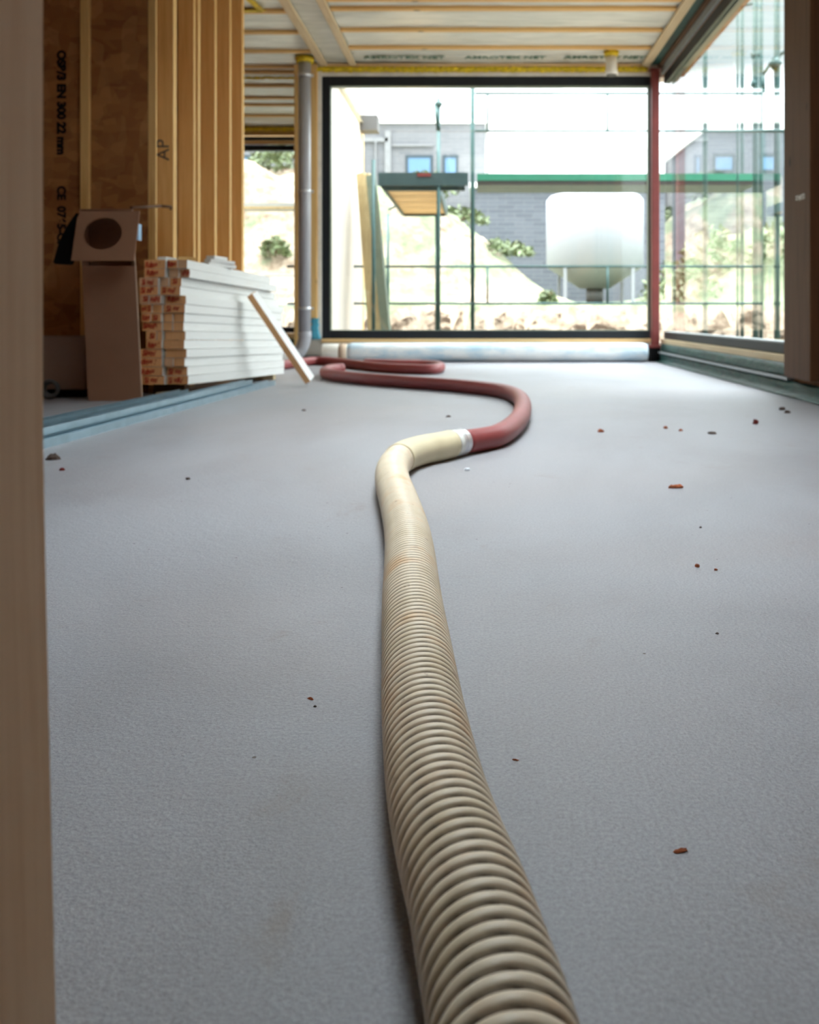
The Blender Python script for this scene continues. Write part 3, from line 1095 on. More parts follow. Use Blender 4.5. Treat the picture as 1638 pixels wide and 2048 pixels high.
# ================================================================== PIPE
pr = .054
pxx, pyy = (609.5 - CX) * 7.98 / F, 7.98
dp = empty('soil_pipe', (pxx, pyy, 0))
tag(dp, 'grey plastic pipe rising to the ceiling left of the big window', 'pipe')
mb = MB(); mb.tube((pxx, pyy, .26), (pxx, pyy, ZC - .03), pr, 28); mb.build('riser', M['pipe_grey'], dp)
mb = MB()
path = [Vector((pxx, pyy, .27)), Vector((pxx, pyy, .22)), Vector((pxx - .01, pyy, .17)), Vector((pxx - .03, pyy, .12)), Vector((pxx - .07, pyy, .075))]
rings = catmull(path, 6)
vs, fs = [], []
for i, p in enumerate(rings):
    t = (rings[min(len(rings) - 1, i + 1)] - rings[max(0, i - 1)]).normalized()
    s = Vector((0, 1, 0)); u = s.cross(t).normalized()
    for j in range(28):
        a = 2 * math.pi * j / 28
        r = pr + (.006 if i < 6 or i > 19 else .002)
        vs.append(p + s * r * math.cos(a) + u * r * math.sin(a))
for i in range(len(rings) - 1):
    for j in range(28):
        fs.append((i * 28 + j, i * 28 + (j + 1) % 28, (i + 1) * 28 + (j + 1) % 28, (i + 1) * 28 + j))
fs.append(tuple(reversed(range(28)))); fs.append(tuple((len(rings) - 1) * 28 + j for j in range(28)))
mb.add(vs, fs, 0, True); mb.build('elbow', M['pipe_grey'], dp)
for v in (151, 383, 617):
    z = H + (CY - v) * pyy / F
    mb = MB(); mb.tube((pxx, pyy, z - .012), (pxx, pyy, z + .012), pr + .006, 28)
    mb.box((pxx - .012, pyy + pr, z - .01), (pxx + .012, YB - .03, z + .01))
    mb.box((pxx + pr, pyy - .012, z - .012), (pxx + pr + .022, pyy + .012, z + .012))
    mb.build('pipe_clamp', M['clamp'], dp)
mb = MB(); mb.tube((pxx, pyy, ZC - .045), (pxx, pyy, ZC + .0), pr + .022, 24, pr + .03); mb.build('tape_collar', M['yellow'], dp)
# green membrane piece below the pipe, cyan foil at the stud
mb = MB()
mb.box((-1.63, 8.02, 0), (-1.42, 8.17, .055)); 
struct(mb.build('trim_14', M['green_foil'], bevel=.01), 'green wrapped threshold below the grey pipe')
mb = MB(); mb.add([(-1.95, 8.9, .0), (-1.63, 8.45, .0), (-1.63, 8.45, .14), (-1.95, 8.9, .14), (-1.95, 8.93, .0), (-1.6, 8.48, .0), (-1.6, 8.48, .14), (-1.95, 8.93, .14)],
       [(0, 1, 2, 3), (7, 6, 5, 4), (0, 4, 5, 1), (3, 2, 6, 7), (0, 3, 7, 4), (1, 5, 6, 2)])
mb = MB(); mb.box((-3.2, YF - .06, 0), (-1.66, YF - .022, .125))
struct(mb.build('trim_15', M['green_foil']), 'green membrane upstand under the far window')
vs, fs = [], []
for i in range(13):
    z = .20 + .19 * i / 12
    w = .012 * math.sin(i * 1.7)
    for j in range(5):
        vs.append((-1.50 + .066 * j / 4 * (1 if i > 3 else 1.2) + w * .4, YB - .064 - .008 * abs(math.sin(j * 1.3 + i)), z))
for i in range(12):
    for j in range(4):
        a = i * 5 + j
        fs.append((a, a + 1, a + 6, a + 5))
mb = MB(); mb.add(vs, fs, 0, True)
o = mb.build('foil_scrap', M['cyan_foil']); s_ = o.modifiers.new('solid', 'SOLIDIFY'); s_.thickness = .003
tag(o, 'torn bright cyan foil hanging at the foot of the upright left of the big window', 'foil')

# pipe stub with yellow collar in the ceiling
sp = empty('vent_stub', (1.16, 7.80, ZC - .2))
tag(sp, 'white plastic pipe stub with yellow taped collar poking through the ceiling', 'pipe')
mb = MB(); mb.lathe((1.16, 7.80, ZC - .20), [(.050, 0), (.056, .004), (.056, .03), (.048, .05), (.048, .20)], 28); mb.build('stub', M['pvc_white'], sp)
mb = MB(); mb.tube((1.16, 7.80, ZC - .045), (1.16, 7.80, ZC + .0), .052, 20, .068); mb.build('tape_collar', M['yellow'], sp)
mb = MB(); mb.tube((1.16, 7.80, ZC - .206), (1.16, 7.80, ZC - .199), .046, 20); mb.build('plug', M['dark_grey'], sp)

# ================================================================== TIMBER STACK
PY0 = 4.50
dvec = Vector((.107, 1.0, -.028)).normalized()


def cxp(c):
    return (c / 6.826 + 270 - CX) * PY0 / F


Lr = [(120, 425), (125, 425), (60, 335), (65, 338), (70, 375, 205), (75, 370, 230), (90, 374, 225), (90, 376), (145, 376, 300), (160, 385), (60, 385),
      (65, 388), (70, 400), (85, 424)]
Rr = [(440, 720, 585), (450, 735, 590), (340, 630, 460), (345, 632), (390, 690), (380, 685), (380, 668, 510), (380, 662, 510), (395, 690), (395, 690), (410, 715),
      (405, 690, 530), (415, 715), (430, 735)]
Ltxt = ['Rdn= Si', 'Rdn= Si', 'Si =nPd', 'Si nPd', ('Si', '=nPd'), ('n= Si', ''), ('Rdn=', 'Si'), 'Si=nPd', ('Si', ''), 'Rdn= Si', 'Si=nPd', 'dn= Si', 'Rdn= Si', 'Si =nPd']
Rtxt = [('Rdn=', ''), ('', 'nPd='), ('', 'Si'), 'Si =nPd', 'Rdn= Si', 'Si =nP', ('', ''), ('', ''), '', '', '', ('', ''), 'Si =nP', 'Si =Rdn']
layer = ['top', 'second', 'third', 'fourth', 'fifth', 'sixth', 'seventh', 'eighth', 'ninth', 'tenth', 'eleventh', 'third-lowest', 'second-lowest', 'lowest']
LH = .0446
rnd = random.Random(12)


def timber(x0, x1, z0, y0, L, body, lbl, group, i):
    w = x1 - x0
    a = Vector(((x0 + x1) / 2, PY0, z0 + LH / 2))
    a = a + dvec * ((y0 - PY0) / dvec.y)
    b = a + dvec * L
    mb = MB()
    mb.beam(a, b, w - .0018, LH - .0022, (0, 0, 1), 1)
    o = mb.build('white_timber', [M['white_timber'], M['end_grain_pale'] if rnd.random() < .3 else M['end_grain']])
    tag(o, lbl, 'timber', group)
    if body:
        text('red_marking', body, .040 if len(body) > 3 else .036, M['red_ink'], (a.x + rnd.uniform(-.006, .006), y0 - .0022, a.z + rnd.uniform(-.004, .004)),
             (math.pi / 2, rnd.uniform(-.05, .05), 0), o, .0005, 'CENTER', .2, .0011, fit=w * .80)
    return o


for side, rows, txts in (('left', Lr, Ltxt), ('right', Rr, Rtxt)):
    for i, row in enumerate(rows):
        z0 = .072 + LH * (13 - i)
        x0, x1 = cxp(row[0]), cxp(row[1])
        y0 = PY0 + rnd.uniform(-.012, .012)
        L = 1.51 + rnd.uniform(-.02, .02)
        if i == 0:
            L = 1.24 if side == 'right' else 1.2
        if i == 1:
            L = 1.33
        if i == 2:
            L = 1.42
        if side == 'left':
            x1 -= .001
        mark = txts[i]
        if len(row) == 3:
            xm = cxp(row[2])
            for h, (q0, q1, t) in enumerate(((x0, xm - .0004, mark[0]), (xm + .0004, x1, mark[1]))):
                timber(q0, q1, z0, y0 + rnd.uniform(-.004, .004), L, t,
                       'narrow white timber, %s layer, %s column, its %s half%s' % (layer[i], side, ('left', 'right')[h], ', red writing' if t else ''),
                       'white timbers stacked by the leaning batten', i)
        else:
            timber(x0, x1, z0, y0, L, mark, 'white timber across the %s layer of the %s stack column%s' % (layer[i], side, ', red writing on its end' if mark else ', blank end'),
                   'white timbers stacked by the leaning batten', i)

# loose offcuts on top of the stack
ztop = .072 + LH * 14
offc = [((330, 512), (352, 507), .05, .02, M['white_timber'], 'small bluish-white offcut at the front left of the stack top'),
        ((352, 511), (372, 505), .05, .02, M['pine_x'], 'brown timber offcut at the front of the stack top')]
m_ = MB(); m_.beam((-1.60, 4.56, ztop + .010), (-1.56, 4.70, ztop + .006), .05, .018)
tag(m_.build('timber_offcut', M['white_timber'], bevel=.002), 'small white offcut at the front of the stack top', 'offcut')
m_ = MB(); m_.beam((-1.61, 4.90, ztop + .0235), (-1.52, 4.93, ztop + .0235), .055, .022)
m_ = MB(); m_.beam((-1.535, 4.60, ztop + .010), (-1.455, 4.64, ztop + .010), .05, .022)
tag(m_.build('timber_offcut', M['pine_x'], bevel=.002), 'brown offcut lying across the stack top near its marked end', 'offcut')
for k, (dx, dz, rz, L_) in enumerate(((0, .0, .15, .22), (.004, .020, .3, .17), (-.012, .040, .05, .12))):
    c = Vector((-1.43 + dx, 4.98, ztop - .0135 + .0105 + dz))
    d2 = Vector((math.sin(rz + .3), math.cos(rz + .3), -.0345))
    m_ = MB(); m_.beam(c - d2 * L_ / 2, c + d2 * L_ / 2, .055, .019)
    tag(m_.build('timber_offcut', M['white_timber'], bevel=.002), 'white offcut in the little pile on the stack top, ' + ('bottom one', 'middle one', 'top one')[k], 'offcut')
# supports and scrap under the stack
m_ = MB(); m_.box((-1.68, 4.66, 0), (-1.515, 4.74, .0655))
tag(m_.build('support_block', M['brown_wood'], bevel=.003), 'dark wooden block propping up the marked end of the timber stack', 'block')
a, b = Vector((-1.60, 4.52, .016)), Vector((-1.53, 4.63, .016))
m_ = MB(); m_.beam(a, b, .05, .03)
tag(m_.build('timber_offcut', M['pine_pale_y'], bevel=.002), 'pale offcut on the floor between the tall carton and the timber stack', 'offcut')
m_ = MB(); m_.box((-1.60, 5.82, 0), (-1.32, 5.89, .034))
tag(m_.build('timber_offcut', M['pine_pale_y'], bevel=.002), 'pale block under the far end of the timber stack', 'offcut')

# leaning batten
a = Vector((-1.012, 5.38, .018)); b = Vector((-1.345, 5.27, .545))
a += Vector((.01, 0, .012)); b += Vector((.03, -.02, 0))
mb = MB(); mb.beam(a, b, .085, .038, up=Vector((.80, -.22, .5)))
mb.mi = [1, 0, 1, 0, 0, 0]
o = mb.build('leaning_batten', [M['end_grain'], M['white_timber']], bevel=.002)
tag(o, 'short batten with one white face leaning against the timber stack', 'batten')

# ================================================================== STEEL PROFILES
def cprofile(a, b, w, h, lip, lbl):
    a, b = Vector(a), Vector(b)
    t = (b - a).normalized(); s = t.cross(Vector((0, 0, 1))).normalized(); u = s.cross(t)
    th = .0015
    prof = [(-w / 2, 0), (-w / 2, h), (-w / 2 + lip, h), (-w / 2 + lip, h - th), (-w / 2 + th, h - th), (-w / 2 + th, th), (-w / 8, th), (-w / 8 + .003, th + .003),
            (w / 8 - .003, th + .003), (w / 8, th), (w / 2 - th, th),
            (w / 2 - th, h - th), (w / 2 - lip, h - th), (w / 2 - lip, h), (w / 2, h), (w / 2, 0)]
    n = len(prof)
    vs = [p + s * x + u * y for p in (a, b) for x, y in prof]
    fs = [(j, (j + 1) % n, n + (j + 1) % n, n + j) for j in range(n)]
    mb = MB(); mb.add(vs, fs)
    o = mb.build('steel_profile', M['steel'])
    tag(o, lbl, 'profile', 'galvanised steel profiles on the floor')
    return o


pr_l = ['shiny galvanised steel profile, the one nearest the open floor', 'galvanised steel profile second from the open floor',
        'galvanised steel profile third from the open floor', 'galvanised steel profile fourth from the open floor', 'short galvanised steel profile closest to the tall carton']
prof = [((-1.415, 2.30), (-1.24, 5.42)), ((-1.475, 2.25), (-1.315, 5.12)), ((-1.535, 2.3), (-1.395, 4.62)), ((-1.60, 2.3), (-1.475, 4.45)), ((-1.67, 2.3), (-1.60, 4.1))]
for (a, b), l_ in zip(prof, pr_l):
    cprofile((a[0], a[1], 0), (b[0], b[1], 0), .048, .028, .007, l_)
cprofile((-1.445, 2.5, .029), (-1.285, 5.05, .029), .046, .028, .007, 'galvanised steel profile lying on top of the two nearest the open floor')
cprofile((-1.565, 2.5, .029), (-1.435, 4.4, .029), .046, .028, .007, 'galvanised steel profile lying on top, towards the tall carton')

# ================================================================== CARTONS, LEFT
tb = empty('tall_carton', (-1.80, 4.52, 0))
tag(tb, 'tall brown cardboard box with an open flap that has a round hole', 'box')
Yc = 4.40
zt = H + (CY - 418) * Yc / F
zf = .66
ft = [(-1.904, Yc), (-1.637, Yc), (-1.702, 4.465), (-1.735, 4.60), (-1.955, 4.58)]
tp = [(-1.948, Yc), (-1.684, Yc), (-1.716, 4.465), (-1.765, 4.60), (-1.985, 4.58)]
vs = [(x, y, 0) for x, y in ft] + [(x, y, zt) for x, y in tp]
k_ = zf / zt
vs += [(ft[i][0] + (tp[i][0] - ft[i][0]) * k_, Yc, zf) for i in (0, 1)]
mb = MB()
mb.add(vs, [(4, 3, 2, 1, 0), (5, 6, 7, 8, 9), (0, 1, 11, 10), (3, 4, 9, 8), (4, 0, 10, 5, 9)], 0)
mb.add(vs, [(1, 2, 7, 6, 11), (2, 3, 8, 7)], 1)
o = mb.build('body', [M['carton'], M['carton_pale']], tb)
s_ = o.modifiers.new('solid', 'SOLIDIFY'); s_.thickness = .004; s_.offset = -1
# flap with an oval hole, hanging in front of the box top
x0, x1 = (145 - CX) * 4.33 / F, (270 - CX) * 4.33 / F
z1, z0 = H + (CY - 419) * 4.33 / F, H + (CY - 522) * 4.33 / F
hc = ((201 - CX) * 4.33 / F, H + (CY - 466) * 4.33 / F)
n = 48
outer, inner = [], []
for i in range(n):
    a = 2 * math.pi * i / n
    ca, sa = math.cos(a), math.sin(a)
    inner.append((hc[0] + .092 * ca, hc[1] + .079 * sa))
    tmax = min((x1 - hc[0]) / ca if ca > 1e-6 else 9, (x0 - hc[0]) / ca if ca < -1e-6 else 9, (z1 - hc[1]) / sa if sa > 1e-6 else 9, (z0 - hc[1]) / sa if sa < -1e-6 else 9)
    outer.append([hc[0] + tmax * ca, hc[1] + tmax * sa])
for cxn, czn in ((x0, z0), (x1, z0), (x0, z1), (x1, z1)):
    best = min(outer, key=lambda q: (q[0] - cxn) ** 2 + (q[1] - czn) ** 2)
    best[0], best[1] = cxn, czn


def flap_y(z):
    return 4.315 + .075 * (z - z0) / (z1 - z0)


vs = []
for dy in (0, .005):
    for q in inner + outer:
        vs.append((q[0] + (.015 if q[1] > z1 - .01 and q[0] < x0 + .01 else 0), flap_y(q[1]) + dy, q[1]))
N2 = 2 * n
fs = []
for i in range(n):
    j = (i + 1) % n
    fs += [(i, j, n + j, n + i), (N2 + i, N2 + n + i, N2 + n + j, N2 + j), (i, N2 + i, N2 + j, j), (n + i, n + j, N2 + n + j, N2 + n + i)]
mb = MB(); mb.add(vs, fs); mb.build('flap', M['carton'], tb)
m_ = MB(); p_ = P(276, 460, 4.43)
m_.box((p_.x - .004, 4.42, p_.z - .05), (p_.x + .006, 4.46, p_.z + .03)); m_.build('sticker', M['sticker'], tb)

mb = MB()
pp = [(152, 424), (149, 455), (141, 522), (137, 529), (108, 528), (105, 524), (118, 480), (135, 448)]
q0 = [P(u, v, 4.42) for u, v in pp]; q1 = [p + Vector((0, .05, 0)) for p in q0]
mb.add(q0 + q1, [tuple(range(8)), tuple(reversed(range(8, 16)))] + [(i, i + 8, (i + 1) % 8 + 8, (i + 1) % 8) for i in range(8)])
tag(mb.build('dust_bag', M['black'], bevel=.008), 'black tapering bag hanging at the left edge of the tall carton', 'bag')
# thin rod resting on the carton, reaching to the studs
mb = MB(); mb.tube(P(262, 415, 4.42), P(322, 412, 4.75), .008, 10); mb.tube(P(322, 412, 4.75), P(343, 414, 4.80), .008, 10); mb.tube(P(343, 414, 4.80), P(341, 420, 4.80), .006, 10)
tag(mb.build('metal_rod', M['brown_wood']), 'thin bent brown rod sticking out from the top of the tall carton', 'rod')

gb = empty('low_carton', (-2.25, 4.75, .07))
x0, x1 = -2.62, (169 - CX) * 4.56 / F
mb = MB(); mb.box((x0, 4.56, .042), (x1, 4.82, H + (CY - 674) * 4.56 / F)); mb.build('body', M['carton_grey'], gb, bevel=.004)
mb = MB(); mb.box((x0 + .05, 4.558, .30), (x1 - .002, 4.75, .3115)); mb.build('lid_flap', M['carton_grey'], gb)
tag(gb, 'low grey-brown carton left of the tall one, by the strand board wall', 'box')
m_ = MB(); m_.box((-2.64, 4.60, 0), (x1 + .02, 4.82, .041)); tag(m_.build('pallet_board', M['black']), 'black flat base under the low grey-brown carton', 'board')
# coil of cable beside it
mb = MB(); vs, fs = [], []
c0 = Vector((-2.14, 4.50, .043)); NR, NS = 28, 10
for k in range(2):
    base = len(vs)
    for i in range(NR):
        a = 2 * math.pi * i / NR
        for j in range(NS):
            b_ = 2 * math.pi * j / NS
            r = .040 - k * .006 + .010 * math.cos(b_)
            vs.append((c0.x + r * math.cos(a), c0.y + k * .02 + .010 * math.sin(b_), c0.z + .007 + r * math.sin(a)))
    for i in range(NR):
        for j in range(NS):
            fs.append((base + i * NS + j, base + ((i + 1) % NR) * NS + j, base + ((i + 1) % NR) * NS + (j + 1) % NS, base + i * NS + (j + 1) % NS))
mb.add(vs, fs, 0, True)
tag(mb.build('cable_coil', M['dark_grey']), 'small grey coil standing in front of the low carton', 'coil')


# ================================================================== DEBRIS ON THE FLOOR
def chip(u, v, w, hgt, mat, name, lbl, cat, seed, ang=0.0, depth=1.0):
    r_ = random.Random(seed)
    p = PZ(u, v, 0)
    sx_ = w * p.y / F / 2
    sz = hgt * p.y / F
    n_ = 9
    vs = []
    for lv, q in ((0.0, 1.0), (.55, .95), (1.0, .55)):
        for i in range(n_):
            a = 2 * math.pi * i / n_
            rr = q * (1 + r_.uniform(-.3, .3))
            x, y = sx_ * rr * math.cos(a), sx_ * depth * rr * math.sin(a)
            vs.append((p.x + x * math.cos(ang) - y * math.sin(ang), p.y + x * math.sin(ang) + y * math.cos(ang), max(0.0003, sz * lv * (1 + r_.uniform(-.25, .25)) if lv else .0003)))
    fs = [tuple(reversed(range(n_))), tuple(2 * n_ + i for i in range(n_))]
    for k_ in range(2):
        for i in range(n_):
            fs.append((k_ * n_ + i, k_ * n_ + (i + 1) % n_, (k_ + 1) * n_ + (i + 1) % n_, (k_ + 1) * n_ + i))
    mb = MB(); mb.add(vs, fs)
    return tag(mb.build(name, mat), lbl, cat)


D = [
    (1511, 848, 12, 8, 'red_chip', 'brick_crumb', 'dark red crumb, the largest near the right wall', 'crumb', 0, 1),
    (1351, 976, 30, 7, 'brown_chip', 'bark_chip', 'flat orange-brown chip, alone on the right half of the floor', 'chip', .05, .45),
    (1395, 1134, 10, 6, 'brown_chip', 'bark_chip', 'small dark brown chip nearer the viewer than the flat orange-brown one', 'chip', 0, .8),
    (1431, 1141, 8, 4, 'brown_chip', 'bark_chip', 'tiny tan chip just right of the small dark brown chip', 'chip', .3, .5),
    (1201, 864, 12, 5, 'brown_chip', 'bark_chip', 'brown chip on the floor right of the red hose bend', 'chip', 0, .7),
    (1331, 857, 8, 4, 'brown_chip', 'bark_chip', 'left one of two small brown chips lying in a row towards the right wall', 'chip', 0, .7),
    (1361, 862, 8, 4, 'brown_chip', 'bark_chip', 'right one of two small brown chips lying in a row towards the right wall', 'chip', 0, .7),
    (1425, 868, 18, 4, 'dark_chip', 'dirt_crumb', 'flat dark smear of dirt between the red crumb and the brown chips', 'crumb', 0, .5),
    (1564, 820, 16, 5, 'dark_chip', 'dirt_crumb', 'dark crumb close to the green membrane, upper one of a pair', 'crumb', .4, .6),
    (1575, 826, 12, 5, 'dark_chip', 'dirt_crumb', 'dark crumb close to the green membrane, lower one of a pair', 'crumb', 0, .6),
    (934, 941, 13, 5, 'pale_chip', 'plastic_shard', 'shiny bluish-white shard on the floor below the hose coupling', 'shard', .2, .6),
    (621, 1399, 16, 4, 'brown_chip', 'wood_sliver', 'reddish sliver on the floor left of the ribbed hose', 'sliver', 2.6, .25),
    (630, 1414, 7, 3, 'dark_chip', 'dirt_crumb', 'tiny dark crumb beside the reddish sliver left of the hose', 'crumb', 0, .7),
    (1031, 1521, 14, 3, 'brown_chip', 'wood_sliver', 'tiny orange sliver on the floor right of the ribbed hose', 'sliver', 2.8, .25),
    (1362, 1703, 34, 5, 'brown_chip', 'bark_chip', 'brown bark fragment on the floor at lower right', 'chip', .25, .3),
    (106, 919, 26, 10, 'dark_chip', 'dirt_crumb', 'dark clump beside the doorway upright, below the steel profiles', 'crumb', 0, .8),
    (124, 941, 10, 5, 'red_chip', 'brick_crumb', 'small red crumb next to the doorway upright', 'crumb', 0, .8),
    (376, 959, 9, 4, 'dark_chip', 'dirt_crumb', 'single dark crumb on the open floor below the steel profiles', 'crumb', 0, .8),
    (1401, 1056, 5, 3, 'dark_chip', 'dirt_crumb', 'tiny dark crumb between the orange-brown chip and the small brown chip', 'crumb', 0, .8),
    (1434, 1268, 6, 3, 'dark_chip', 'dirt_crumb', 'tiny dark crumb below the small brown and tan chips', 'crumb', 0, .8),
    (897, 834, 10, 3, 'dark_chip', 'dirt_crumb', 'dark crumb on the floor inside the red hose bend', 'crumb', 0, .6),
    (608, 822, 8, 3, 'dark_chip', 'dirt_crumb', 'dark crumb in front of the leaning batten', 'crumb', 0, .6),
]
for k, (u, v, w, h_, mt, nm, lb, ct, an, de) in enumerate(D):
    chip(u, v, w, h_, M[mt], nm, lb, ct, 100 + k, an, de)


# ================================================================== OUTSIDE
def noise2(x, y):
    return (math.sin(x * 1.7 + math.sin(y * 1.3) * 1.5) + math.sin(y * 2.3 + math.sin(x * 1.9 + 1) * 1.7) + .5 * math.sin(x * 5.1 + y * 3.7 + math.sin(x * 3 + y * 4) * 2)
            + .35 * math.sin(x * 9.7 - y * 8.3 + 2 * math.sin(y * 6))) / 2.85


def sstep(a, b, x):
    t = max(0, min(1, (x - a) / (b - a)))
    return t * t * (3 - 2 * t)


def ground_z(x, y):
    bank = 13.0 + .45 * noise2(x * .8, 3) + .30 * noise2(x * 3, 9) + .12 * noise2(x * 7, 2)
    z = -.30 + .88 * sstep(bank - .35, bank + .08, y) + .22 * sstep(bank - 2.0, bank - .6, y) * sstep(bank, bank - .5, y)
    z += .03 * noise2(x * 2.2, y * 2.2) * (1 if y > 9 else .3)
    # earth mound behind the bank
    m1 = 2.2 * sstep(2.1, -1.6, x) + .55 * sstep(-1.5, -5, x)
    m1 *= sstep(14.6, 17.0, y) * sstep(22.5, 18.5, y)
    m2 = 1.6 * sstep(3.6, 6.0, x) * sstep(15.5, 18.5, y) * sstep(26, 20, y)
    z += (m1 + m2) * (1 + .10 * noise2(x * 1.1, y * 1.1)) + .10 * noise2(x * 2.7, y * 2.7) * min(1, m1 + m2)
    z += .25 * sstep(14, 30, y)
    return z


nx, ny = 190, 170
vs, fs, gr = [], [], []
for j in range(ny + 1):
    y = 4.0 + (44 - 4.0) * (j / ny) ** 1.5 if False else (2.0 + 24.0 * j / 140 if j <= 140 else 26.0 + (j - 140) * 1.2)
    for i in range(nx + 1):
        x = -16 + 34 * i / nx
        inside = (y < 8.45 and -3.7 < x < 1.95) or (y < 11.2 and -3.7 < x < -1.3)
        z = -.32 if inside else ground_z(x, y)
        vs.append((x, y, z))
        g_ = .25
        if z > .50:
            g_ = .66
        if 14.6 < y < 22 and x < 2.2:
            g_ = .50 if x > -2.2 else .40
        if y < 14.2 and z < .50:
            g_ = -.2  # below zero: bank area where the painted shade patches go
        gr.append(g_)
for j in range(ny):
    for i in range(nx):
        a = j * (nx + 1) + i
        fs.append((a, a + 1, a + nx + 2, a + nx + 1))
mb = MB(); mb.add(vs, fs, 0, True)
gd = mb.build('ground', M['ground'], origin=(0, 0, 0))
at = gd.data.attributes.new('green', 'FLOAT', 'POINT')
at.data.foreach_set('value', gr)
struct(gd, 'sunlit building plot with bare soil, an earth mound and grass')


# houses
def house(name, lbl, x0, x1, y0, y1, z0, z1, mat, wins, roof=None):
    h_ = empty(name, ((x0 + x1) / 2, (y0 + y1) / 2, z0))
    mb = MB(); mb.box((x0, y0, z0), (x1, y1, z1)); mb.build('wall', mat, h_)
    if roof == 'flat':
        mb = MB(); mb.box((x0 - .1, y0 - .1, z1), (x1 + .1, y1 + .1, z1 + .14)); mb.build('roof', M['render_white'], h_)
    if roof == 'gable':
        xm = (x0 + x1) / 2; hh = 2.6
        mb = MB()
        mb.add([(x0, y0 - .1, z1), (x1, y0 - .1, z1), (xm, y0 - .1, z1 + hh), (x0, y1, z1), (x1, y1, z1), (xm, y1, z1 + hh)],
               [(0, 1, 2), (5, 4, 3), (0, 2, 5, 3), (2, 1, 4, 5), (0, 3, 4, 1)])
        mb.build('roof', M['render_white'], h_)
    for (a, b, c, d) in wins:
        mb = MB()
        mb.box((a, y0 - .03, c), (b, y0 + .02, c + .09)); mb.box((a, y0 - .03, d - .09), (b, y0 + .02, d))
        mb.box((a, y0 - .03, c + .09), (a + .09, y0 + .02, d - .09)); mb.box((b - .09, y0 - .03, c + .09), (b, y0 + .02, d - .09))
        w_ = mb.build('window', M['house_frame'], h_)
        mb = MB(); mb.box((a + .09, y0 - .012, c + .09), (b - .09, y0 + .01, d - .09)); mb.build('pane', M['house_window'], w_)
    tag(h_, lbl, 'house')
    return h_


YH = 30.0


def ux(u, Y):
    return (u - CX) * Y / F


def vz(v, Y):
    return H + (CY - v) * Y / F


hs = house('house', 'pale brick house with flat roof and blue windows behind the mound', ux(440, YH), ux(971, YH), YH, YH + 8, 0, vz(247, YH), M['brick'],
           [(ux(811, YH), ux(866, YH), vz(372, YH), vz(310, YH)), (ux(885, YH), ux(917, YH), vz(372, YH), vz(310, YH)), (ux(712, YH), ux(728, YH), vz(372, YH), vz(310, YH)),
            (ux(478, YH), ux(510, YH), vz(372, YH), vz(310, YH))], 'flat')
for u0, u1, v0, v1 in ((770, 782, 262, 420), (700, 776, 276, 284), (784, 866, 290, 293), (750, 753, 284, 400)):
    mb = MB(); mb.box((ux(u0, YH), YH - .08, vz(v1, YH)), (ux(u1, YH), YH - .001, vz(v0, YH))); mb.build('downpipe' if u1 - u0 < 20 else 'cornice', M['trim_pale'], hs)
YA = 25.0
house('annex', 'low grey brick annex with a flat roof behind the silo', ux(946, YA), ux(1330, YA), YA, YA + 4, 0, vz(376, YA), M['brick_dark'], [], 'flat')
YW = 33.0
house('house', 'white rendered house with a gable roof at the back right', ux(975, YW), ux(1330, YW), YW, YW + 7, 0, vz(300, YW), M['render_white'], [], 'gable')
house('house', 'grey brick house with wide blue windows, seen through the side glass', ux(1412, 28), ux(1900, 28), 28, 36, 0, vz(262, 28), M['brick_dark'],
      [(ux(1425, 28), ux(1470, 28), vz(345, 28), vz(308, 28)), (ux(1510, 28), ux(1560, 28), vz(345, 28), vz(308, 28))], 'flat')

# silo
YS = 20.0
sc_ = Vector((ux(1202, YS), YS + 1.1, 0))
si = empty('silo', (sc_.x, sc_.y, .6))
tag(si, 'big white cylindrical silo with a cone foot standing on the plot', 'silo')
gz = ground_z(sc_.x, sc_.y)
zt_, zb_ = vz(392, YS + 1.1), vz(536, YS + 1.1)
mb = MB(); mb.lathe((sc_.x, sc_.y, 0), [(.35, gz + .35), (1.10, zb_), (1.13, zb_ + .03), (1.13, zt_ - .12), (1.04, zt_ - .02), (.6, zt_ + .06), (.1, zt_ + .1)], 56)
mb.build('tank', M['silo'], si)
for k in range(4):
    a = math.pi / 4 + k * math.pi / 2
    x, y = sc_.x + 1.08 * math.cos(a), sc_.y + 1.08 * math.sin(a)
    mb = MB(); mb.beam((x, y, gz - .3), (x, y, zb_ + .1), .07, .07, (1, 0, 0)); mb.build('leg', M['silo'], si)
mb = MB(); mb.tube((sc_.x, sc_.y, gz + .02), (sc_.x, sc_.y, gz + .36), .2, 16); mb.build('outlet', M['dark_grey'], si)


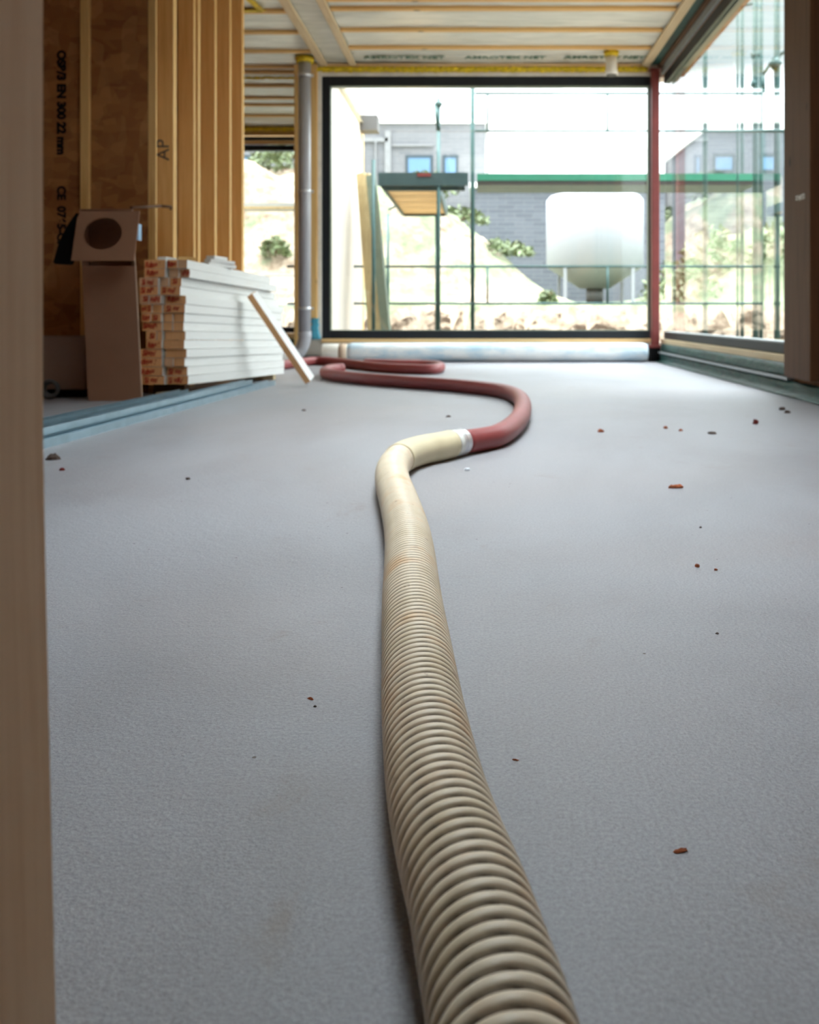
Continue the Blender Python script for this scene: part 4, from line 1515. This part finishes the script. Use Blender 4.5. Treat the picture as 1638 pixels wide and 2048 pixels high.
# shrubs and weeds
def bush(name, x, y, r, h_, n, lbl, cat, seed, mat=None, leaf=.06, group=None):
    r_ = random.Random(seed)
    z0 = ground_z(x, y)
    vs, fs = [], []
    for i in range(n):
        a = r_.uniform(0, 2 * math.pi); e_ = math.acos(r_.uniform(0, 1)); q = r_.uniform(.35, 1) ** .5
        c = Vector((x + r * q * math.sin(e_) * math.cos(a), y + r * q * math.sin(e_) * math.sin(a), z0 + h_ * q * math.cos(e_)))
        d1 = Vector((r_.uniform(-1, 1), r_.uniform(-1, 1), r_.uniform(-.4, 1))).normalized()
        d2 = d1.cross(Vector((r_.uniform(-1, 1), r_.uniform(-1, 1), r_.uniform(-1, 1)))).normalized()
        L_ = leaf * r_.uniform(.7, 1.5)
        o = len(vs)
        vs += [c - d1 * L_, c + d2 * L_ * .4, c + d1 * L_, c - d2 * L_ * .4]
        fs.append((o, o + 1, o + 2, o + 3))
    b_ = empty(name, (x, y, z0))
    mb = MB(); mb.add(vs, fs); mb.build('foliage', mat or M['plant'], b_)
    mb = MB()
    for i in range(7):
        a = r_.uniform(0, 6.28)
        mb.tube((x, y, z0 - .02), (x + r * .6 * math.cos(a), y + r * .6 * math.sin(a), z0 + h_ * .8), .008, 5, .003)
    mb.build('stem', M['brown_wood'], b_)
    return tag(b_, lbl, cat, group)


p_ = P(565, 437, 15.2)
bush('weed', (535 + 15 - CX) * 15.5 / F, 15.5, .28, .35, 260, 'leafy weed on the bank seen low through the far window', 'plant', 1)
bush('shrub', ux(565, 18), 18.0, .75, .6, 500, 'green shrub on top of the mound seen through the far window', 'shrub', 2, leaf=.08)
bush('shrub', ux(490, 20.6), 20.6, .9, .5, 400, 'pale shrub left of the other one behind the far window', 'shrub', 12, leaf=.08)
bush('shrub', ux(845, 17.2), 17.2, .7, .45, 420, 'shrub on the mound crest below the scaffold platform', 'shrub', 3, leaf=.07)
bush('shrub', ux(915, 18.6), 18.6, .65, .35, 380, 'shrub on the mound slope just left of the scaffold upright', 'shrub', 4, leaf=.07)
bush('shrub', ux(1000, 17.2), 17.2, .7, .3, 380, 'shrub where the mound slopes down towards the silo', 'shrub', 5, leaf=.07)
bush('weed', ux(1095, 14.6), 14.6, .18, .26, 220, 'bright green weed on the grass in front of the silo', 'plant', 6, leaf=.05)
bush('shrub', ux(1360, 17), 17.0, .8, .9, 500, 'green shrub just right of the red post behind the side glass', 'shrub', 7, leaf=.08)
bush('shrub', ux(1425, 18), 18.0, .7, 1.0, 500, 'green shrub in the middle of the side glass', 'shrub', 8, leaf=.08)
bush('shrub', ux(1580, 17), 17.0, .8, .9, 500, 'green shrub near the brown beam behind the side glass', 'shrub', 9, leaf=.08)


# scaffolding
def scaffold_tube(a, b, root, name='standard', mat='scaf', r=.024):
    mb = MB(); mb.tube(a, b, r, 10)
    return mb.build(name, M[mat], root)


SY = 10.2
sb = empty('scaffold', (1.6, SY, -.3))
tag(sb, 'scaffold bay with a green toe board and guard rails behind the big window', 'scaffold')
xs0 = ux(945, SY)
scaffold_tube((xs0, SY, ground_z(xs0, SY) - .1), (xs0, SY, 4.6), sb)
scaffold_tube((xs0, SY + .73, ground_z(xs0, SY + .7) - .1), (xs0, SY + .73, 4.6), sb)
xe = xs0 + 3.07 + .2
scaffold_tube((xe, SY, -.4), (xe, SY, 6.4), sb)
scaffold_tube((xe, SY + .73, -.4), (xe, SY + .73, 6.4), sb)
for v in (187, 262, 533, 607):
    z = vz(v, SY)
    scaffold_tube((xs0 + (.03 if v < 500 else -2.1), SY, z), (xe, SY, z), sb, 'guard_rail', r=.014)
for u in (975, 1215):
    for v0, v1 in ((187, 262), (533, 607)):
        x = ux(u, SY)
        scaffold_tube((x, SY - .001, vz(v1, SY)), (x, SY - .001, vz(v0, SY)), sb, 'rail_strut', r=.013)
mb = MB(); mb.box((xs0 + .05, SY - .03, vz(362, SY)), (xe - .05, SY + .0, vz(348, SY))); mb.build('toe_board', M['scaf_green'], sb)
mb = MB(); mb.box((xs0 + .05, SY, vz(370, SY)), (xe - .05, SY + .66, vz(362, SY))); mb.build('platform', M['scaf_deck'], sb)
mb = MB(); mb.box((xs0 + .05, SY - .028, vz(370, SY)), (xe - .05, SY - .001, vz(363, SY))); mb.build('platform_edge', M['olive'], sb)

sl = empty('scaffold', (-.6, 9.6, -.3))
tag(sl, 'scaffold bay with wooden deck underside and red label beside the return wall', 'scaffold')
yn, yf_ = 9.3, 11.9
zp = vz(372, yn)
xa, xb = ux(766, yn), ux(906, yn)
for x, y, zt2 in ((ux(747, 9.3), 9.3, vz(320, 9.3)), (ux(877, 9.3), 9.3, vz(197, 9.3)), (ux(776, 11.9), 11.9, zp), (ux(873, 11.9), 11.9, zp)):
    scaffold_tube((x, y, ground_z(x, y) - .1), (x, y, zt2), sl, r=.020)
mb = MB(); mb.box((ux(757, yn), yn - .03, zp), (ux(936, yn), yn + .0, vz(346, yn))); mb.build('toe_board', M['scaf_deck'], sl)
mb = MB(); mb.box((ux(835, yn), yn - .036, vz(354, yn)), (ux(862, yn), yn - .031, vz(347, yn))); mb.build('label_plate', M['red_steel'], sl)
x0_, x1_ = ux(768, yn) - .0, ux(872, yn)
ny_ = 5
for k in range(ny_):
    ya = yn + .05 + (yf_ - yn) * k / ny_; yb = yn + .02 + (yf_ - yn) * (k + 1) / ny_
    mb = MB(); mb.box((x0_, ya, zp), (x1_, yb, zp + .035)); mb.build('deck_board', M['pine_pale_x'], sl)
mb = MB(); mb.box((x0_ - .03, yn, zp - .02), (x0_, yf_, zp + .09)); mb.box((x1_, yn, zp - .02), (x1_ + .03, yf_, zp + .09)); mb.box((x0_, yf_ - .05, zp - .03), (x1_, yf_, zp - .001))
mb.box((x0_, yn + .001, zp - .045), (x1_ + .3, yn + .05, zp - .001))
mb.build('deck_frame', M['scaf_deck'], sl)
mb = MB(); mb.tube(P(778, 419, 11.4), P(864, 373, 10.2), .016, 8); mb.build('brace', M['scaf'], sl)
mb = MB(); mb.tube(P(861, 386, 10.2), P(866, 371, 10.2), .026, 8); mb.build('coupler', M['orange'], sl)
mb = MB(); mb.tube(P(872, 205, 9.3), P(882, 212, 9.3), .035, 10); mb.tube(P(873, 210, 9.3), P(877, 262, 9.3), .028, 10, .022); mb.build('frame_bracket', M['scaf'], sl)
for (u0, u1, v) in ((770, 945, 533), (770, 945, 607)):
    mb = MB(); mb.tube(P(u0, v, 9.9), P(u1, v, 9.9), .010, 8); mb.build('guard_rail', M['scaf'], sl)

sf = empty('scaffold', (-3.5, 12.0, -.3))
tag(sf, 'scaffold deck edge with two thin rails seen through the far window', 'scaffold')
mb = MB(); mb.box((-4.6, 12, vz(413, 12)), (-1.9, 12.6, vz(406, 12))); mb.build('platform', M['frame_top'], sf)
mb = MB(); mb.box((-4.6, 11.98, vz(418, 12)), (-1.9, 12.0, vz(413, 12))); mb.build('platform_edge', M['pine_old'], sf)
for v in (551, 611):
    mb = MB(); mb.tube((-4.6, 12, vz(v, 12)), (-1.9, 12, vz(v, 12)), .008, 8); mb.build('guard_rail', M['frame_top'], sf)
for x in (-4.6, -1.9):
    mb = MB(); mb.tube((x, 12.0, -.4), (x, 12.0, 2.0), .022, 10); mb.build('standard', M['scaf'], sf)

ss = empty('scaffold', (2.9, 7.5, -.3))
tag(ss, 'tall scaffold uprights standing outside the side glass', 'scaffold')
for u, Y, r in ((1410, 9.6, .026), (1475, 9.0, .013), (1511, 8.6, .028), (1554, 8.0, .028)):
    x = ux(u, Y)
    mb = MB(); mb.tube((x, Y, -.4), (x, Y, 5.4), r, 10); mb.build('standard', M['scaf'], ss)
mb = MB(); mb.tube(P(1545, 120, 8.0), P(1640, 55, 8.0), .014, 8); mb.tube(P(1545, 120, 8.0), P(1526, 150, 8.0), .014, 8); mb.tube(P(1526, 150, 8.0), P(1528, 185, 8.0), .014, 8); mb.build('brace', M['scaf'], ss)
mb = MB(); mb.tube(P(1545, 120, 7.98), P(1556, 134, 7.98), .05, 10); mb.tube(P(1504, 112, 8.6), P(1518, 108, 8.6), .03, 10); mb.tube(P(1503, 166, 8.6), P(1511, 168, 8.6), .035, 10); mb.build('coupler', M['scaf'], ss)
mb = MB(); mb.tube(P(1450, 20, 9.0), P(1511, 5, 8.6), .014, 8); mb.tube(P(1410, 262, 9.6), P(1600, 262, 7.0), .014, 8); mb.build('guard_rail', M['scaf'], ss)

# planks leaning on the return wall outside
for k, (u0, u1, lb, mt) in enumerate(((722, 748, 'weathered plank leaning outside the big window, against the return wall, left one', 'pine_old'),
                                      (732, 764, 'weathered plank leaning outside the big window, middle one', 'pine_old'),
                                      (742, 776, 'weathered grey plank leaning outside the big window, right one', 'frame_olive'))):
    ya, yb = 10.0 - k * .12, 9.6 - k * .12
    a = P(u0, 347 + 2 * k, ya); b = P(u1 + 6, 700, yb)
    b.z = max(ground_z(b.x, b.y) + .03, b.z - .3) if False else ground_z(b.x, b.y) + .05
    m_ = MB(); m_.beam(b, a, .05, .10, up=(1, -.4, 0))
    tag(m_.build('leaning_plank', M[mt], bevel=.003), lb, 'plank')
